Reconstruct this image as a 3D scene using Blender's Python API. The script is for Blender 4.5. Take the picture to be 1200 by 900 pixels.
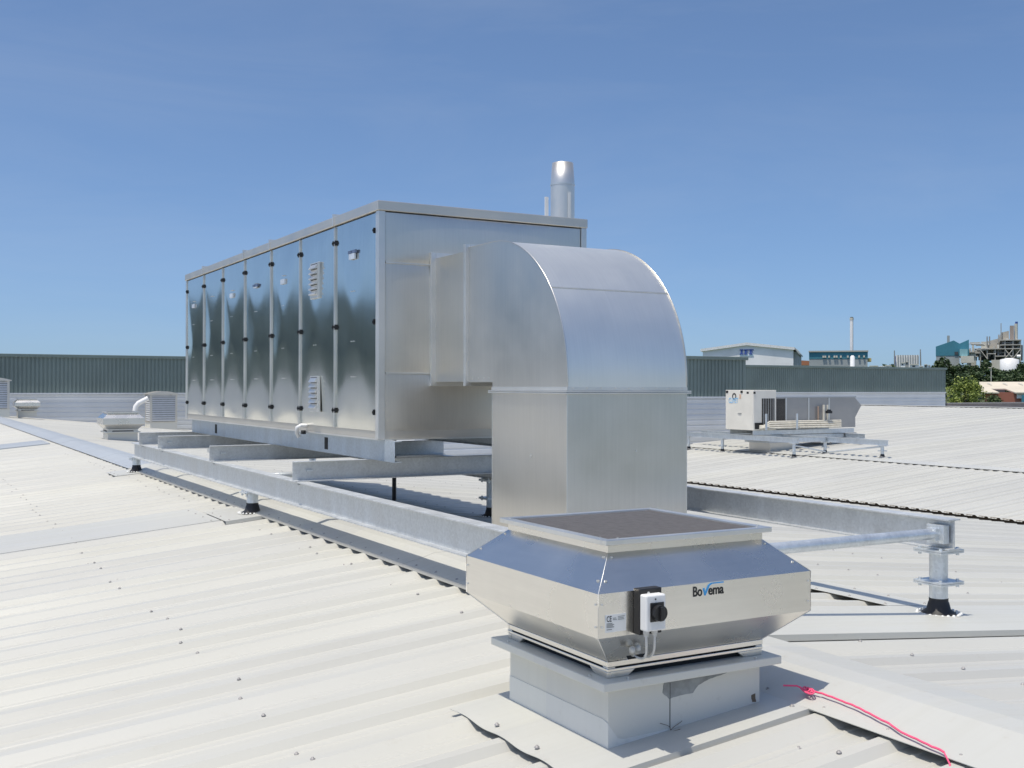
import bpy, bmesh, math, random
from math import sin, cos, tan, pi, radians, sqrt
from mathutils import Vector, Matrix, noise
random.seed(7)
S = bpy.context.scene
for o in list(bpy.data.objects): bpy.data.objects.remove(o)
COL = S.collection

# ------------------------------------------------------------------ camera
F_PX = 1272.918
R_ = Vector((0.87032, -0.49250, 0.00143)); U_ = Vector((-0.0029, -0.0022, 0.99999)); FW = Vector((0.49250, 0.87031, 0.00338))
FW.normalize(); R_ = (R_ - FW*R_.dot(FW)).normalized(); U_ = R_.cross(FW)
cam_d = bpy.data.cameras.new('camera'); cam = bpy.data.objects.new('camera', cam_d); COL.objects.link(cam)
cam.matrix_world = Matrix(((R_.x, U_.x, -FW.x, 0), (R_.y, U_.y, -FW.y, 0), (R_.z, U_.z, -FW.z, 0), (0, 0, 0, 1)))
cam_d.sensor_width = 36; cam_d.lens = F_PX/1200*36; cam_d.clip_start = .05; cam_d.clip_end = 5000
S.camera = cam
def ray(px, py): return FW + R_*((px-600)/F_PX) - U_*((py-450)/F_PX)
def on_x(px, py, X): d = ray(px, py); return d*(X/d.x)
def on_y(px, py, Y): d = ray(px, py); return d*(Y/d.y)
def at_d(px, py, D): return ray(px, py)*D

# ------------------------------------------------------------------ light
TRAVEL = Vector((.29, .07, -1.0)).normalized()          # the way sunlight travels
SUN_EL = math.asin(-TRAVEL.z); SUN_AZ = math.atan2(-TRAVEL.x, -TRAVEL.y)
W = bpy.data.worlds.new('World'); S.world = W; W.use_nodes = True
nt = W.node_tree; bg = nt.nodes['Background']
sky = nt.nodes.new('ShaderNodeTexSky'); sky.sky_type = 'NISHITA'; sky.sun_disc = False
sky.sun_elevation = SUN_EL; sky.sun_rotation = SUN_AZ; sky.altitude = 0; sky.air_density = .72; sky.dust_density = 1.8; sky.ozone_density = 8.0
tc = nt.nodes.new('ShaderNodeTexCoord'); mp = nt.nodes.new('ShaderNodeMapping'); mp.vector_type = 'POINT'; mp.inputs['Location'].default_value = (0, 0, .045)
nm_ = nt.nodes.new('ShaderNodeVectorMath'); nm_.operation = 'NORMALIZE'
nt.links.new(tc.outputs['Generated'], mp.inputs[0]); nt.links.new(mp.outputs[0], nm_.inputs[0]); nt.links.new(nm_.outputs[0], sky.inputs[0])
wz = nt.nodes.new('ShaderNodeTexNoise'); wz.inputs['Scale'].default_value = 2.2; wz.inputs['Detail'].default_value = 6; wz.inputs['Roughness'].default_value = .62; wz.inputs['Distortion'].default_value = .8
mw = nt.nodes.new('ShaderNodeMapping'); mw.inputs['Scale'].default_value = (1, 1, 4.5); mw.inputs['Rotation'].default_value = (.25, .1, .4); nt.links.new(tc.outputs['Generated'], mw.inputs[0]); nt.links.new(mw.outputs[0], wz.inputs[0])
wr = nt.nodes.new('ShaderNodeMapRange'); wr.inputs[1].default_value = .42; wr.inputs[2].default_value = .85; wr.inputs[3].default_value = 0; wr.inputs[4].default_value = .10; nt.links.new(wz.outputs[0], wr.inputs[0])
wisp = nt.nodes.new('ShaderNodeMix'); wisp.data_type = 'RGBA'; wisp.inputs[7].default_value = (4.2, 4.4, 4.8, 1); nt.links.new(wr.outputs[0], wisp.inputs[0])      # thin high cirrus
tint = nt.nodes.new('ShaderNodeMix'); tint.data_type = 'RGBA'; tint.blend_type = 'MULTIPLY'; tint.inputs[0].default_value = 1; tint.inputs[7].default_value = (1.05, 1.05, .99, 1)
nt.links.new(sky.outputs[0], wisp.inputs[6]); nt.links.new(wisp.outputs[2], tint.inputs[6]); nt.links.new(tint.outputs[2], bg.inputs[0]); bg.inputs[1].default_value = .15
sl = bpy.data.lights.new('sun', 'SUN'); sl.energy = 3.65; sl.angle = radians(.53); sl.color = (1, .925, .795)
so = bpy.data.objects.new('sun', sl); COL.objects.link(so); so.rotation_euler = TRAVEL.to_track_quat('-Z', 'Y').to_euler(); so.location = (-20, -10, 30)
S.view_settings.view_transform = 'Standard'; S.view_settings.look = 'None'; S.view_settings.gamma = 1
S.view_settings.use_curve_mapping = False; S.view_settings.exposure = 0.08
S.render.engine = 'CYCLES'

# ------------------------------------------------------------------ materials
def newmat(name):
    m = bpy.data.materials.new(name); m.use_nodes = True
    return m, m.node_tree, m.node_tree.nodes['Principled BSDF']
def nz(t, scale, detail=3, vec=None, rough=.55):
    n = t.nodes.new('ShaderNodeTexNoise'); n.inputs['Scale'].default_value = scale; n.inputs['Detail'].default_value = detail; n.inputs['Roughness'].default_value = rough
    if vec: t.links.new(vec, n.inputs['Vector'])
    return n
def obj_vec(t, sc=(1, 1, 1)):
    c = t.nodes.new('ShaderNodeNewGeometry'); m = t.nodes.new('ShaderNodeMapping'); m.inputs['Scale'].default_value = sc
    t.links.new(c.outputs['Position'], m.inputs['Vector']); return m.outputs[0]
def ramp(t, fac, stops):
    r = t.nodes.new('ShaderNodeValToRGB'); e = r.color_ramp.elements
    while len(e) < len(stops): e.new(.5)
    for k, (p, c) in enumerate(stops): e[k].position = p; e[k].color = (*c, 1) if len(c) == 3 else c
    t.links.new(fac, r.inputs[0]); return r.outputs[0]
def mixc(t, fac, a, b, mode='MIX'):
    m = t.nodes.new('ShaderNodeMix'); m.data_type = 'RGBA'; m.blend_type = mode
    for s, v in ((0, fac), (6, a), (7, b)):
        if hasattr(v, 'links'): t.links.new(v, m.inputs[s])
        elif s == 0: m.inputs[0].default_value = v
        else: m.inputs[s].default_value = (*v, 1)
    return m.outputs[2]
def maprange(t, v, a, b):
    m = t.nodes.new('ShaderNodeMapRange'); m.inputs[3].default_value = a; m.inputs[4].default_value = b; m.inputs[1].default_value = .25; m.inputs[2].default_value = .75
    t.links.new(v, m.inputs[0]); return m.outputs[0]
def bump(t, p, h, strength, dist=.01):
    b = t.nodes.new('ShaderNodeBump'); b.inputs['Strength'].default_value = strength; b.inputs['Distance'].default_value = dist
    t.links.new(h, b.inputs['Height']); t.links.new(b.outputs[0], p.inputs['Normal'])
def plain(name, col, rough=.6, metal=0, var=.15, sc=6):
    m, t, p = newmat(name); n = nz(t, sc, 4, obj_vec(t))
    c = ramp(t, n.outputs[0], [(.3, tuple(x*(1-var) for x in col)), (.7, tuple(min(1, x*(1+var)) for x in col))])
    t.links.new(c, p.inputs['Base Color']); p.inputs['Roughness'].default_value = rough; p.inputs['Metallic'].default_value = metal
    return m
def sheet_metal(name, col, rough, stretch, wave=0, wave_sc=1.2, smudge=.25, brush=.04, spots=0, metal=1):
    """brushed sheet: streaks along one axis, oil-canning waves, finger smudges"""
    m, t, p = newmat(name); p.inputs['Metallic'].default_value = metal
    st = nz(t, 1, 4, obj_vec(t, stretch), .7)
    sm = nz(t, 2.3, 5, obj_vec(t), .6)
    base = ramp(t, sm.outputs[0], [(.32, tuple(x*(1-smudge*.5) for x in col)), (.68, col)])
    base = mixc(t, .17, base, ramp(t, st.outputs[0], [(.3, tuple(x*.8 for x in col)), (.7, tuple(min(1, x*1.12) for x in col))]))
    if spots:
        sp = nz(t, 3.2, 3, obj_vec(t, (1, 1, .7)), .5)
        base = mixc(t, ramp(t, sp.outputs[0], [(.60, (0, 0, 0)), (.80, (spots,)*3)]), base, (.8, .77, .7))
    t.links.new(base, p.inputs['Base Color'])
    r1 = maprange(t, sm.outputs[0], rough*(1-smudge), rough*(1+smudge))
    t.links.new(r1, p.inputs['Roughness'])
    ad = t.nodes.new('ShaderNodeMath'); ad.operation = 'MULTIPLY_ADD'; t.links.new(st.outputs[0], ad.inputs[0]); ad.inputs[1].default_value = brush
    if wave:
        w = nz(t, wave_sc, 1, obj_vec(t), .3); mm = t.nodes.new('ShaderNodeMath'); mm.operation = 'MULTIPLY'; mm.inputs[1].default_value = wave
        t.links.new(w.outputs[0], mm.inputs[0]); t.links.new(mm.outputs[0], ad.inputs[2])
    else: ad.inputs[2].default_value = 0
    bump(t, p, ad.outputs[0], .5, .02)
    return m
def galvanised(name, col=(.60, .62, .63), rough=.45, metal=.5):
    m, t, p = newmat(name); p.inputs['Metallic'].default_value = metal
    v = t.nodes.new('ShaderNodeTexVoronoi'); v.inputs['Scale'].default_value = 55; t.links.new(obj_vec(t), v.inputs['Vector'])
    n = nz(t, 5, 6, obj_vec(t, (1, 1, .35)), .65)
    a = ramp(t, n.outputs[0], [(.28, tuple(x*.84 for x in col)), (.5, col), (.74, tuple(min(1, x*1.16) for x in col))])
    sep = t.nodes.new('ShaderNodeSeparateColor'); t.links.new(v.outputs['Color'], sep.inputs[0])
    b = mixc(t, .22, a, ramp(t, sep.outputs[0], [(0, tuple(x*.7 for x in col)), (1, tuple(x*1.3 for x in col))]))
    t.links.new(b, p.inputs['Base Color'])
    t.links.new(maprange(t, n.outputs[0], rough*.8, rough*1.25), p.inputs['Roughness'])
    return m
def roof_paint(name, col, dirt=.5):
    m, t, p = newmat(name)
    big = nz(t, .35, 4, obj_vec(t, (.6, 1.2, 1)), .6); st = nz(t, 1, 4, obj_vec(t, (.5, 9, 1)), .65); fine = nz(t, 14, 6, obj_vec(t), .7)
    c = ramp(t, big.outputs[0], [(.3, tuple(x*.90 for x in col)), (.65, col)])
    sp = t.nodes.new('ShaderNodeNewGeometry'); sx = t.nodes.new('ShaderNodeSeparateXYZ'); t.links.new(sp.outputs['Position'], sx.inputs[0])
    fl = t.nodes.new('ShaderNodeMath'); fl.operation = 'ADD'; fl.inputs[1].default_value = 9.0; t.links.new(sx.outputs[1], fl.inputs[0])
    f2_ = t.nodes.new('ShaderNodeMath'); f2_.operation = 'FLOOR'; t.links.new(fl.outputs[0], f2_.inputs[0])
    wn = t.nodes.new('ShaderNodeTexWhiteNoise'); wn.noise_dimensions = '1D'; t.links.new(f2_.outputs[0], wn.inputs['W'])
    c = mixc(t, 1.0, c, ramp(t, wn.outputs[0], [(0, (.93, .935, .95)), (1, (1, 1, .985))]), 'MULTIPLY')
    c = mixc(t, ramp(t, st.outputs[0], [(.45, (0, 0, 0)), (.8, (.35*dirt,)*3)]), c, tuple(x*y for x, y in zip(col, (.70, .69, .66))))
    c = mixc(t, ramp(t, fine.outputs[0], [(.60, (0, 0, 0)), (.76, (.6*dirt,)*3)]), c, (.40, .37, .31))
    t.links.new(c, p.inputs['Base Color']); p.inputs['Roughness'].default_value = .42
    t.links.new(maprange(t, st.outputs[0], .36, .55), p.inputs['Roughness'])
    w = nz(t, 1.1, 2, obj_vec(t)); bump(t, p, w.outputs[0], .25, .03)
    return m
M = {}
M['roof'] = roof_paint('white_roof_paint', (.55, .545, .505))
M['flash'] = roof_paint('white_flashing_paint', (.55, .55, .515), .7)
M['cap_grey'] = roof_paint('pale_grey_cap_paint', (.42, .45, .48), .4)
M['lip'] = roof_paint('cap_edge_paint', (.50, .49, .46), .6)
M['door'] = sheet_metal('stainless_door', (.74, .74, .69), .13, (30, 30, 1.0), wave=.12, wave_sc=1.4, smudge=.2, brush=.008)
M['panel'] = sheet_metal('aluminium_panel', (.74, .71, .655), .37, (60, 60, 1.2), wave=.10, wave_sc=.8, smudge=.12, brush=.015, metal=.95)
M['cap'] = sheet_metal('aluminium_cap', (.66, .63, .575), .40, (1, 1, 40), smudge=.2, metal=.75)
M['duct'] = sheet_metal('aluminium_duct', (.72, .695, .65), .34, (50, 50, 1.2), wave=.11, wave_sc=.8, smudge=.14, brush=.015, metal=.96)
M['elbow'] = sheet_metal('aluminium_elbow', (.88, .875, .83), .42, (60, 2, 2), wave=.03, wave_sc=1.2, smudge=.07, brush=.02, spots=.06, metal=.93)
M['fan'] = sheet_metal('aluminium_fan_hood', (.84, .81, .75), .28, (2.0, 2.0, 40), wave=.0, wave_sc=1.5, smudge=.2, brush=.004, spots=.12, metal=.99)
M['alu'] = sheet_metal('bright_aluminium', (.76, .76, .74), .42, (3, 3, 3), smudge=.2, metal=.9)
M['steel_tube'] = sheet_metal('steel_flue', (.78, .76, .72), .40, (60, 60, 1), smudge=.2, metal=.85)
M['galv'] = galvanised('galvanised_steel')
M['galv_l'] = galvanised('new_galvanised_steel', (.66, .70, .73), .38, .65)
M['slat'] = plain('pale_slat_paint', (.62, .63, .64), .5, 0, .06)
M['screw'] = plain('dull_screw_heads', (.34, .33, .33), .6, .3, .2, 30)
M['collar'] = roof_paint('lighter_curb_flashing', (.82, .81, .75), .3)
M['rail'] = galvanised('blue_grey_channel_steel', (.50, .56, .62), .42, .6)
M['black'] = plain('black_plastic', (.015, .015, .017), .4)
M['rubber'] = plain('black_rubber', (.018, .018, .02), .55)
M['white'] = plain('white_plastic', (.78, .78, .77), .35, 0, .04)
M['grey_plastic'] = plain('grey_plastic', (.55, .56, .56), .45, 0, .06)
M['ivory'] = plain('ivory_paint', (.75, .72, .65), .45, 0, .05, 2)
M['beige_pipe'] = plain('beige_pipe_lagging', (.60, .57, .49), .65, 0, .15)
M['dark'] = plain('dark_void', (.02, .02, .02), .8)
M['grille'] = plain('dusty_wire_grille', (.30, .28, .265), .7, .1, .10, 30)
M['coil'] = plain('dark_coil_fins', (.07, .065, .06), .6, .3, .3, 20)
M['curb'] = roof_paint('pale_grey_curb_paint', (.74, .725, .655), .5)
M['patch'] = plain('grey_sealant', (.27, .28, .275), .7, 0, .25, 18)
M['brown'] = plain('brown_stain', (.16, .12, .08), .8, 0, .3, 25)
M['gutter'] = plain('dirty_gutter', (.13, .095, .06), .8)
M['label'] = plain('paper_label', (.74, .75, .74), .5, 0, .03)
M['ink'] = plain('black_ink', (.02, .02, .02), .5)
M['blue_ink'] = plain('blue_ink', (.06, .35, .72), .5)
M['navy'] = plain('navy_ink', (.03, .08, .38), .5)
M['pale_blue'] = plain('pale_blue_ink', (.28, .52, .75), .5)
M['orange'] = plain('orange_ink', (.62, .42, .30), .5)
M['pink'] = plain('pink_string', (.85, .10, .22), .7, 0, .1, 40)
M['bluerag'] = plain('blue_plastic_scrap', (.08, .35, .75), .5, 0, .1)
M['clad'] = plain('dark_green_cladding', (.175, .222, .208), .5, 0, .10, .6)
M['clad_cap'] = plain('dark_green_capping', (.15, .195, .182), .45, 0, .08, .6)
M['clad_light'] = plain('pale_grey_cladding', (.66, .68, .70), .5, 0, .06, .6)
M['land'] = plain('grassy_land', (.08, .10, .045), .9, 0, .4, .05)

# ------------------------------------------------------------------ mesh builder and object helpers
class MB:
    def __init__(s): s.v = []; s.f = []; s.m = []; s.sm = []; s.cm = 0
    def add(s, vs, fs, smooth=False):
        b = len(s.v); s.v += [Vector(v) for v in vs]
        for f in fs: s.f.append([b+i for i in f]); s.m.append(s.cm); s.sm.append(smooth)
    def box(s, x0, x1, y0, y1, z0, z1):
        s.add([(x, y, z) for x in (x0, x1) for y in (y0, y1) for z in (z0, z1)],
              [(0, 1, 3, 2), (4, 6, 7, 5), (0, 4, 5, 1), (2, 3, 7, 6), (0, 2, 6, 4), (1, 5, 7, 3)]); return s
    def prism(s, poly, axis, a, b):
        """poly: 2-D outline; axis 0/1/2 = extrude along x/y/z between a and b"""
        def P(u, w, t): return {0: (t, u, w), 1: (u, t, w), 2: (u, w, t)}[axis]
        n = len(poly); s.add([P(u, w, a) for u, w in poly]+[P(u, w, b) for u, w in poly],
              [tuple(range(n))[::-1], tuple(range(n, 2*n))]+[(i, (i+1) % n, n+(i+1) % n, n+i) for i in range(n)]); return s
    def bar(s, p, q, w, h=None):
        h = h or w; p = Vector(p); q = Vector(q); d = (q-p).normalized(); a = d.cross(Vector((0, 0, 1)))
        if a.length < 1e-4: a = Vector((1, 0, 0))
        a.normalize(); c = a.cross(d); vs = [e+a*(i*w/2)+c*(j*h/2) for e in (p, q) for i, j in ((-1, -1), (1, -1), (1, 1), (-1, 1))]
        s.add(vs, [(0, 3, 2, 1), (4, 5, 6, 7)]+[(i, (i+1) % 4, 4+(i+1) % 4, 4+i) for i in range(4)]); return s
    def tube(s, pts, r, n=10, cap=True):
        pts = [Vector(p) for p in pts]; rs = r if isinstance(r, (list, tuple)) else [r]*len(pts); vs = []
        ref = None
        for i, p in enumerate(pts):
            d = (pts[min(i+1, len(pts)-1)]-pts[max(i-1, 0)]).normalized()
            if ref is None: ref = Vector((0, 0, 1)) if abs(d.z) < .9 else Vector((1, 0, 0))
            a = d.cross(ref).normalized(); c = a.cross(d); ref = -c if False else ref
            vs += [p+(a*cos(2*pi*k/n)+c*sin(2*pi*k/n))*rs[i] for k in range(n)]
        fs = [(i*n+k, i*n+(k+1) % n, (i+1)*n+(k+1) % n, (i+1)*n+k) for i in range(len(pts)-1) for k in range(n)]
        s.add(vs, fs, True)
        if cap: b = len(pts)-1; s.add(vs[:n], [tuple(range(n))]); s.add(vs[b*n:], [tuple(range(n))[::-1]])
        return s
    def lathe(s, c, prof, n=20):
        s.tube([(c[0], c[1], z) for r, z in prof], [r for r, z in prof], n); return s
    def build(s, name, mat, parent=None, bev=0, loc=None):
        """one mesh object; vertices are given in world space"""
        org = Vector((0, 0, 0))
        if parent is not None:
            r = parent
            while r.parent: r = r.parent
            org = Vector(r.location)
        elif loc is not None: org = Vector(loc)
        me = bpy.data.meshes.new(name); me.from_pydata([tuple(v-org) for v in s.v], [], s.f)
        for mm in (mat if isinstance(mat, (list, tuple)) else [mat]): me.materials.append(mm)
        for p, mi, sm in zip(me.polygons, s.m, s.sm): p.material_index = mi; p.use_smooth = sm
        bm = bmesh.new(); bm.from_mesh(me); bmesh.ops.recalc_face_normals(bm, faces=bm.faces); bm.to_mesh(me); bm.free()
        o = bpy.data.objects.new(name, me); COL.objects.link(o)
        if parent is not None: o.parent = parent
        elif loc is not None: o.location = org
        if bev:
            b = o.modifiers.new('bevel', 'BEVEL'); b.width = bev; b.segments = 2; b.limit_method = 'ANGLE'; b.angle_limit = radians(35)
        return o
def build_each(mb, name, mat, parent, bev=0):
    """every connected piece becomes a part of its own"""
    par = {}
    def find(a):
        while par[a] != a: par[a] = par[par[a]]; a = par[a]
        return a
    key = [tuple(round(c*1e5) for c in v) for v in mb.v]
    for k in key: par.setdefault(k, k)
    for f in mb.f:
        r = find(key[f[0]])
        for i in f[1:]: par[find(key[i])] = r
    groups = {}
    for fi, f in enumerate(mb.f): groups.setdefault(find(key[f[0]]), []).append(fi)
    out = []
    for fis in groups.values():
        m = MB(); idx = {}
        for fi in fis:
            ff = []
            for i in mb.f[fi]:
                if i not in idx: idx[i] = len(m.v); m.v.append(mb.v[i])
                ff.append(idx[i])
            m.f.append(ff); m.m.append(0); m.sm.append(mb.sm[fi])
        out.append(m.build(name, mat, parent, bev))
    return out
def tag(o, label=None, cat=None, group=None, kind=None):
    if label: o['label'] = label
    if cat: o['category'] = cat
    if group: o['group'] = group
    if kind: o['kind'] = kind
    return o
def thing(name, loc, label, cat, group=None):
    o = bpy.data.objects.new(name, None); COL.objects.link(o); o.location = loc; o.empty_display_size = .2
    return tag(o, label, cat, group)
def copy_tree(o, parent=None):
    c = o.copy(); COL.objects.link(c)
    if parent is not None: c.parent = parent
    for ch in [x for x in bpy.data.objects if x.parent == o]: copy_tree(ch, c)
    return c
FONT_CACHE = {}
def text(name, body, size, origin, xdir, updir, mat, parent, bold=0, depth=.0006, width=None):
    cu = bpy.data.curves.new('t', 'FONT'); cu.body = body; cu.size = size; cu.extrude = depth; cu.offset = bold
    to = bpy.data.objects.new('t', cu); COL.objects.link(to)
    dg = bpy.context.evaluated_depsgraph_get(); me = bpy.data.meshes.new_from_object(to.evaluated_get(dg)); bpy.data.objects.remove(to)
    x = Vector(xdir).normalized(); u = Vector(updir).normalized(); n = x.cross(u); r = parent
    while r.parent: r = r.parent
    org = Vector(origin)-Vector(r.location)
    w = max(v.co.x for v in me.vertices); k = (width/w) if width else 1
    for v in me.vertices: v.co = org+x*v.co.x*k+u*v.co.y+n*(v.co.z+depth)
    me.materials.clear(); me.materials.append(mat); me.name = name
    o = bpy.data.objects.new(name, me); COL.objects.link(o); o.parent = parent
    return o

# ------------------------------------------------------------------ roof (the ground of this picture)
PROF = [(-52, -3.0), (-33.3, -1.31), (-14.8, -3.05), (3.7, -1.31), (22.3, -3.08), (22.55, -3.042), (29.1, -2.48), (53, -1.05), (72, -2.8), (110, -6)]
def roof(X):
    for (a, za), (b, zb) in zip(PROF, PROF[1:]):
        if a <= X <= b: return za+(zb-za)*(X-a)/(b-a)
    return PROF[0][1]
PITCH = .3333; RH = .036
UNIT = [(0, 0), (.035, 0), (.043, .005), (.057, .005), (.065, 0), (.128, 0), (.136, .005), (.150, .005), (.158, 0), (.213, 0), (.246, RH), (.300, RH), (.3333, 0)]
Y0R, Y1R = -9.0, 58.0
def ribbed(mb, xs, y0=Y0R, y1=Y1R):
    n = int((y1-y0)/PITCH); row = []
    for k in range(n):
        kk = int(round((y0-Y0R)/PITCH))+k
        for (u, h) in UNIT[:-1]:
            if .2 < u < .31:
                if kk % 3 == 0: u += {.213: -.030, .246: .004, .300: .004}[u]
                else: h *= .90
            row.append((y0+k*PITCH+u, h-RH))
    row.append((y0+n*PITCH, -RH)); m = len(row)
    vs = [(x, y, z+h) for x, z in xs for y, h in row]
    mb.add(vs, [(i*m+k, (i+1)*m+k, (i+1)*m+k+1, i*m+k+1) for i in range(len(xs)-1) for k in range(m-1)])
mb = MB()
ribbed(mb, [(x, roof(x)) for x in (-52, -33.3, -14.8)]); ribbed(mb, [(x, roof(x)) for x in (-14.8, 3.66)])
ribbed(mb, [(3.74, roof(3.74)), (22.25, roof(22.25)-.01)])
ribbed(mb, [(22.55, roof(22.55)+.0), (29.12, roof(29.12)+.0)]); ribbed(mb, [(29.1, roof(29.1)+.004), (53, roof(53))]); ribbed(mb, [(53, roof(53)), (72, roof(72)), (110, -6)])
# fasteners belong to the sheeting
mb.cm = 1
for X in [3.05-1.55*k for k in range(9)]+[4.6+1.55*k for k in range(4)]:
    for k in range(int(34/PITCH)):
        if random.random() < .12: continue
        y = Y0R+k*PITCH+.273+random.uniform(-.015, .015)
        if random.random() < .25: y -= .13
        x = X+random.uniform(-.05, .05); z = roof(x)+(0 if abs((y-Y0R) % PITCH-.273) < .05 else -RH)
        mb.lathe((x, y), [(.011, z), (.011, z+.003), (.006, z+.004), (.0055, z+.009), (.001, z+.0095)], 7)
tag(mb.build('roof', [M['roof'], M['screw']]), kind='structure')
mb = MB(); mb.box(22.2, 22.62, Y0R, Y1R, -3.42, -3.40); mb.box(22.62, 22.66, Y0R, Y1R, -3.42, -3.06)
tag(mb.build('gutter', M['gutter']), kind='structure')

def flat_sheet(name, x0, x1, y0, y1, lift, label, mat, nx=8, ny=24, wavy=0, fold=True, group='flashing sheets laid over the roof ribs'):
    """thin flat metal sheet lying on the rib tops"""
    mb = MB(); vs = []; t = .0025
    for i in range(nx+1):
        for j in range(ny+1):
            x = x0+(x1-x0)*i/nx; y = y0+(y1-y0)*j/ny
            ph = ((y-Y0R) % PITCH)/PITCH; sag = -wavy*(.5+.5*cos(2*pi*(ph-.32)))*max(0, 1-i/2.5)
            z = roof(x)+lift+sag+.002*noise.noise(Vector((x*2, y*2, 3)))
            if fold and j == 0: z -= RH+lift-.013-.003*noise.noise(Vector((x*3, 0, 0)))
            if fold and j == 1: y = y0+.004
            vs.append((x, y, z))
    m = ny+1; n0 = len(vs); vs += [(x, y, z-t) for x, y, z in vs]
    fs = []
    for i in range(nx):
        for j in range(ny):
            a = i*m+j; fs.append((a, a+m, a+m+1, a+1)); fs.append((n0+a, n0+a+1, n0+a+m+1, n0+a+m))
    for i in range(nx): fs.append((i*m, n0+i*m, n0+(i+1)*m, (i+1)*m)); fs.append((i*m+ny, (i+1)*m+ny, n0+(i+1)*m+ny, n0+i*m+ny))
    for j in range(ny): fs.append((j, j+1, n0+j+1, n0+j)); a = nx*m+j; fs.append((a, n0+a, n0+a+1, a+1))
    mb.add(vs, fs); mb.cm = 1
    for k in range(int((y1-y0)/PITCH)+1):
        for xx in (x0+.05, x1-.08):
            yy = y0+.07+k*PITCH
            if yy < y1-.03: z = roof(xx)+lift; mb.lathe((xx, yy), [(.011, z-.002), (.011, z+.003), (.006, z+.004), (.0055, z+.009), (.001, z+.0095)], 7)
    c = ((x0+x1)/2, (y0+y1)/2, roof((x0+x1)/2)+lift)
    return tag(mb.build(name, [mat, M['screw']], loc=c), label, 'flashing', group)
flat_sheet('flashing_sheet', 2.18, 3.36, 3.33, 4.42, .010, 'wavy edged flat white sheet around the curb of the nearest roof fan', M['flash'], 14, 60, .010)
flat_sheet('flashing_sheet', 4.02, 9.5, 4.44, 4.975, .010, 'flat white sheet in front of the free standing support leg at the right', M['flash'])
flat_sheet('flashing_sheet', 4.02, 9.5, 4.98, 5.35, .006, 'flat white sheet carrying the rubber boot of the right support leg', M['flash'])
flat_sheet('flashing_sheet', 6.08, 6.62, 5.36, 6.45, .006, 'short added white sheet whose dark rib gaps stand in for beam shadow', M['flash'])  # added sheet: its dark edge gaps imitate the right beam's broken shadow
flat_sheet('flashing_sheet', -9.0, 2.92, 11.3, 12.55, .006, 'long flat strip running down the left slope from the middle support leg', M['flash'], 30)
flat_sheet('flashing_sheet', 2.93, 3.6, 11.12, 12.1, .010, 'small flat sheet under the boot of the middle left support leg', M['flash'])
flat_sheet('flashing_sheet', 2.93, 3.6, 17.6, 18.5, .010, 'small flat sheet under the boot of the farthest left support leg', M['flash'])
flat_sheet('flashing_sheet', -9.0, 3.2, 28.2, 30.0, .006, 'pale strip down the far left slope beyond the support frame', M['cap_grey'], 30)
flat_sheet('flashing_sheet', 29.0, 29.7, Y0R, Y1R-.1, .012, 'long lapped joint strip along the far roof in front of the white plant', M['flash'], 2, 200, fold=False)
flat_sheet('flashing_sheet', 52.6, 53.5, Y0R, Y1R-.1, .03, 'ridge strip along the farthest white roof edge at the right', M['flash'], 4, 200, fold=False)

def ridge_cap(y0, y1, label, mat, lip, lift):
    mb = MB(); L = 3.308; Rr = 4.08; ap = 3.69; t = .003; step = 2.95
    y = y0; k = 0
    root = None
    while y < y1-.01:
        ye = min(y+step, y1); dz = .002*(k % 2)
        pts = [(L, roof(L)+lift+dz), (L+.16, roof(L+.16)+.040+dz), (ap-.12, roof(ap)+.050+dz), (ap+.02, roof(ap)+.052+dz), (Rr-.12, roof(Rr-.12)+.04+dz), (Rr, roof(Rr)+.008+dz)]
        poly = pts+[(x, z-t) for x, z in pts[::-1]]
        mb.prism(poly, 1, y, ye+.06 if ye < y1 else ye); y = ye; k += 1
    mb.cm = 1
    for j in range(int((y1-y0)/PITCH)):
        yy = y0+.12+j*PITCH
        for xx in (L+.04, Rr-.05):
            z = roof(xx)+(lift if xx < 3.5 else .008)
            mb.lathe((xx, yy), [(.012, z), (.012, z+.005), (.006, z+.006), (.0055, z+.012), (.001, z+.0125)], 7)
    r = mb.build('ridge_cap', [mat, M['screw']], loc=(3.69, (y0+y1)/2, roof(3.69)))
    tag(r, label, 'ridge cap', 'ridge cap lengths along the roof')
    if lip:
        l = MB(); l.box(L-.004, L, y0, y1, roof(L)-.002, roof(L)+lift+.003); l.build('closure_strip', M['lip'], r)  # pale lip, close to the cap's own colour
    return r
ridge_cap(-8.5, 4.55, 'wide white ridge cap with pink string along its edge beside nearest fan', M['flash'], False, .010)
ridge_cap(4.56, 18.6, 'raised cream ridge cap with pale edge strip under the long steel beam', M['flash'], True, .022)
ridge_cap(18.61, 57.6, 'blue grey ridge cap running back to the dark green wall', M['cap_grey'], False, .012)

# pink string and blue scrap
mb = MB(); pts = []
A = Vector((3.40, 3.43, roof(3.40)+.022)); B = Vector((3.325, 2.66, roof(3.32)+.017))
for k in range(40):
    f = k/39; p = A.lerp(B, f); x_ = p.x+.018*sin(f*5)+.006*noise.noise(Vector((f*9, 0, 1)))
    pts.append((x_, p.y, roof(x_)+.017+max(0, min(.045, .010+.22*(x_-3.308)))+.006*abs(noise.noise(Vector((f*14, 2, 0))))))
mb.tube(pts, .0045, 6)
kn = Vector((3.385, 3.41, roof(3.39)+.046))
for j in range(3):
    mb.tube([kn+Vector((.014*cos(a+j)*(1+.4*j), .017*sin(a*1.3+j)*(1+.8*j), .006+.006*sin(a*2+j))) for a in [i*.35 for i in range(20)]], .0032, 6)
mb.tube([kn, kn+Vector((-.02, .05, .015)), kn+Vector((-.06, .09, .012))], .004, 6)
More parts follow.
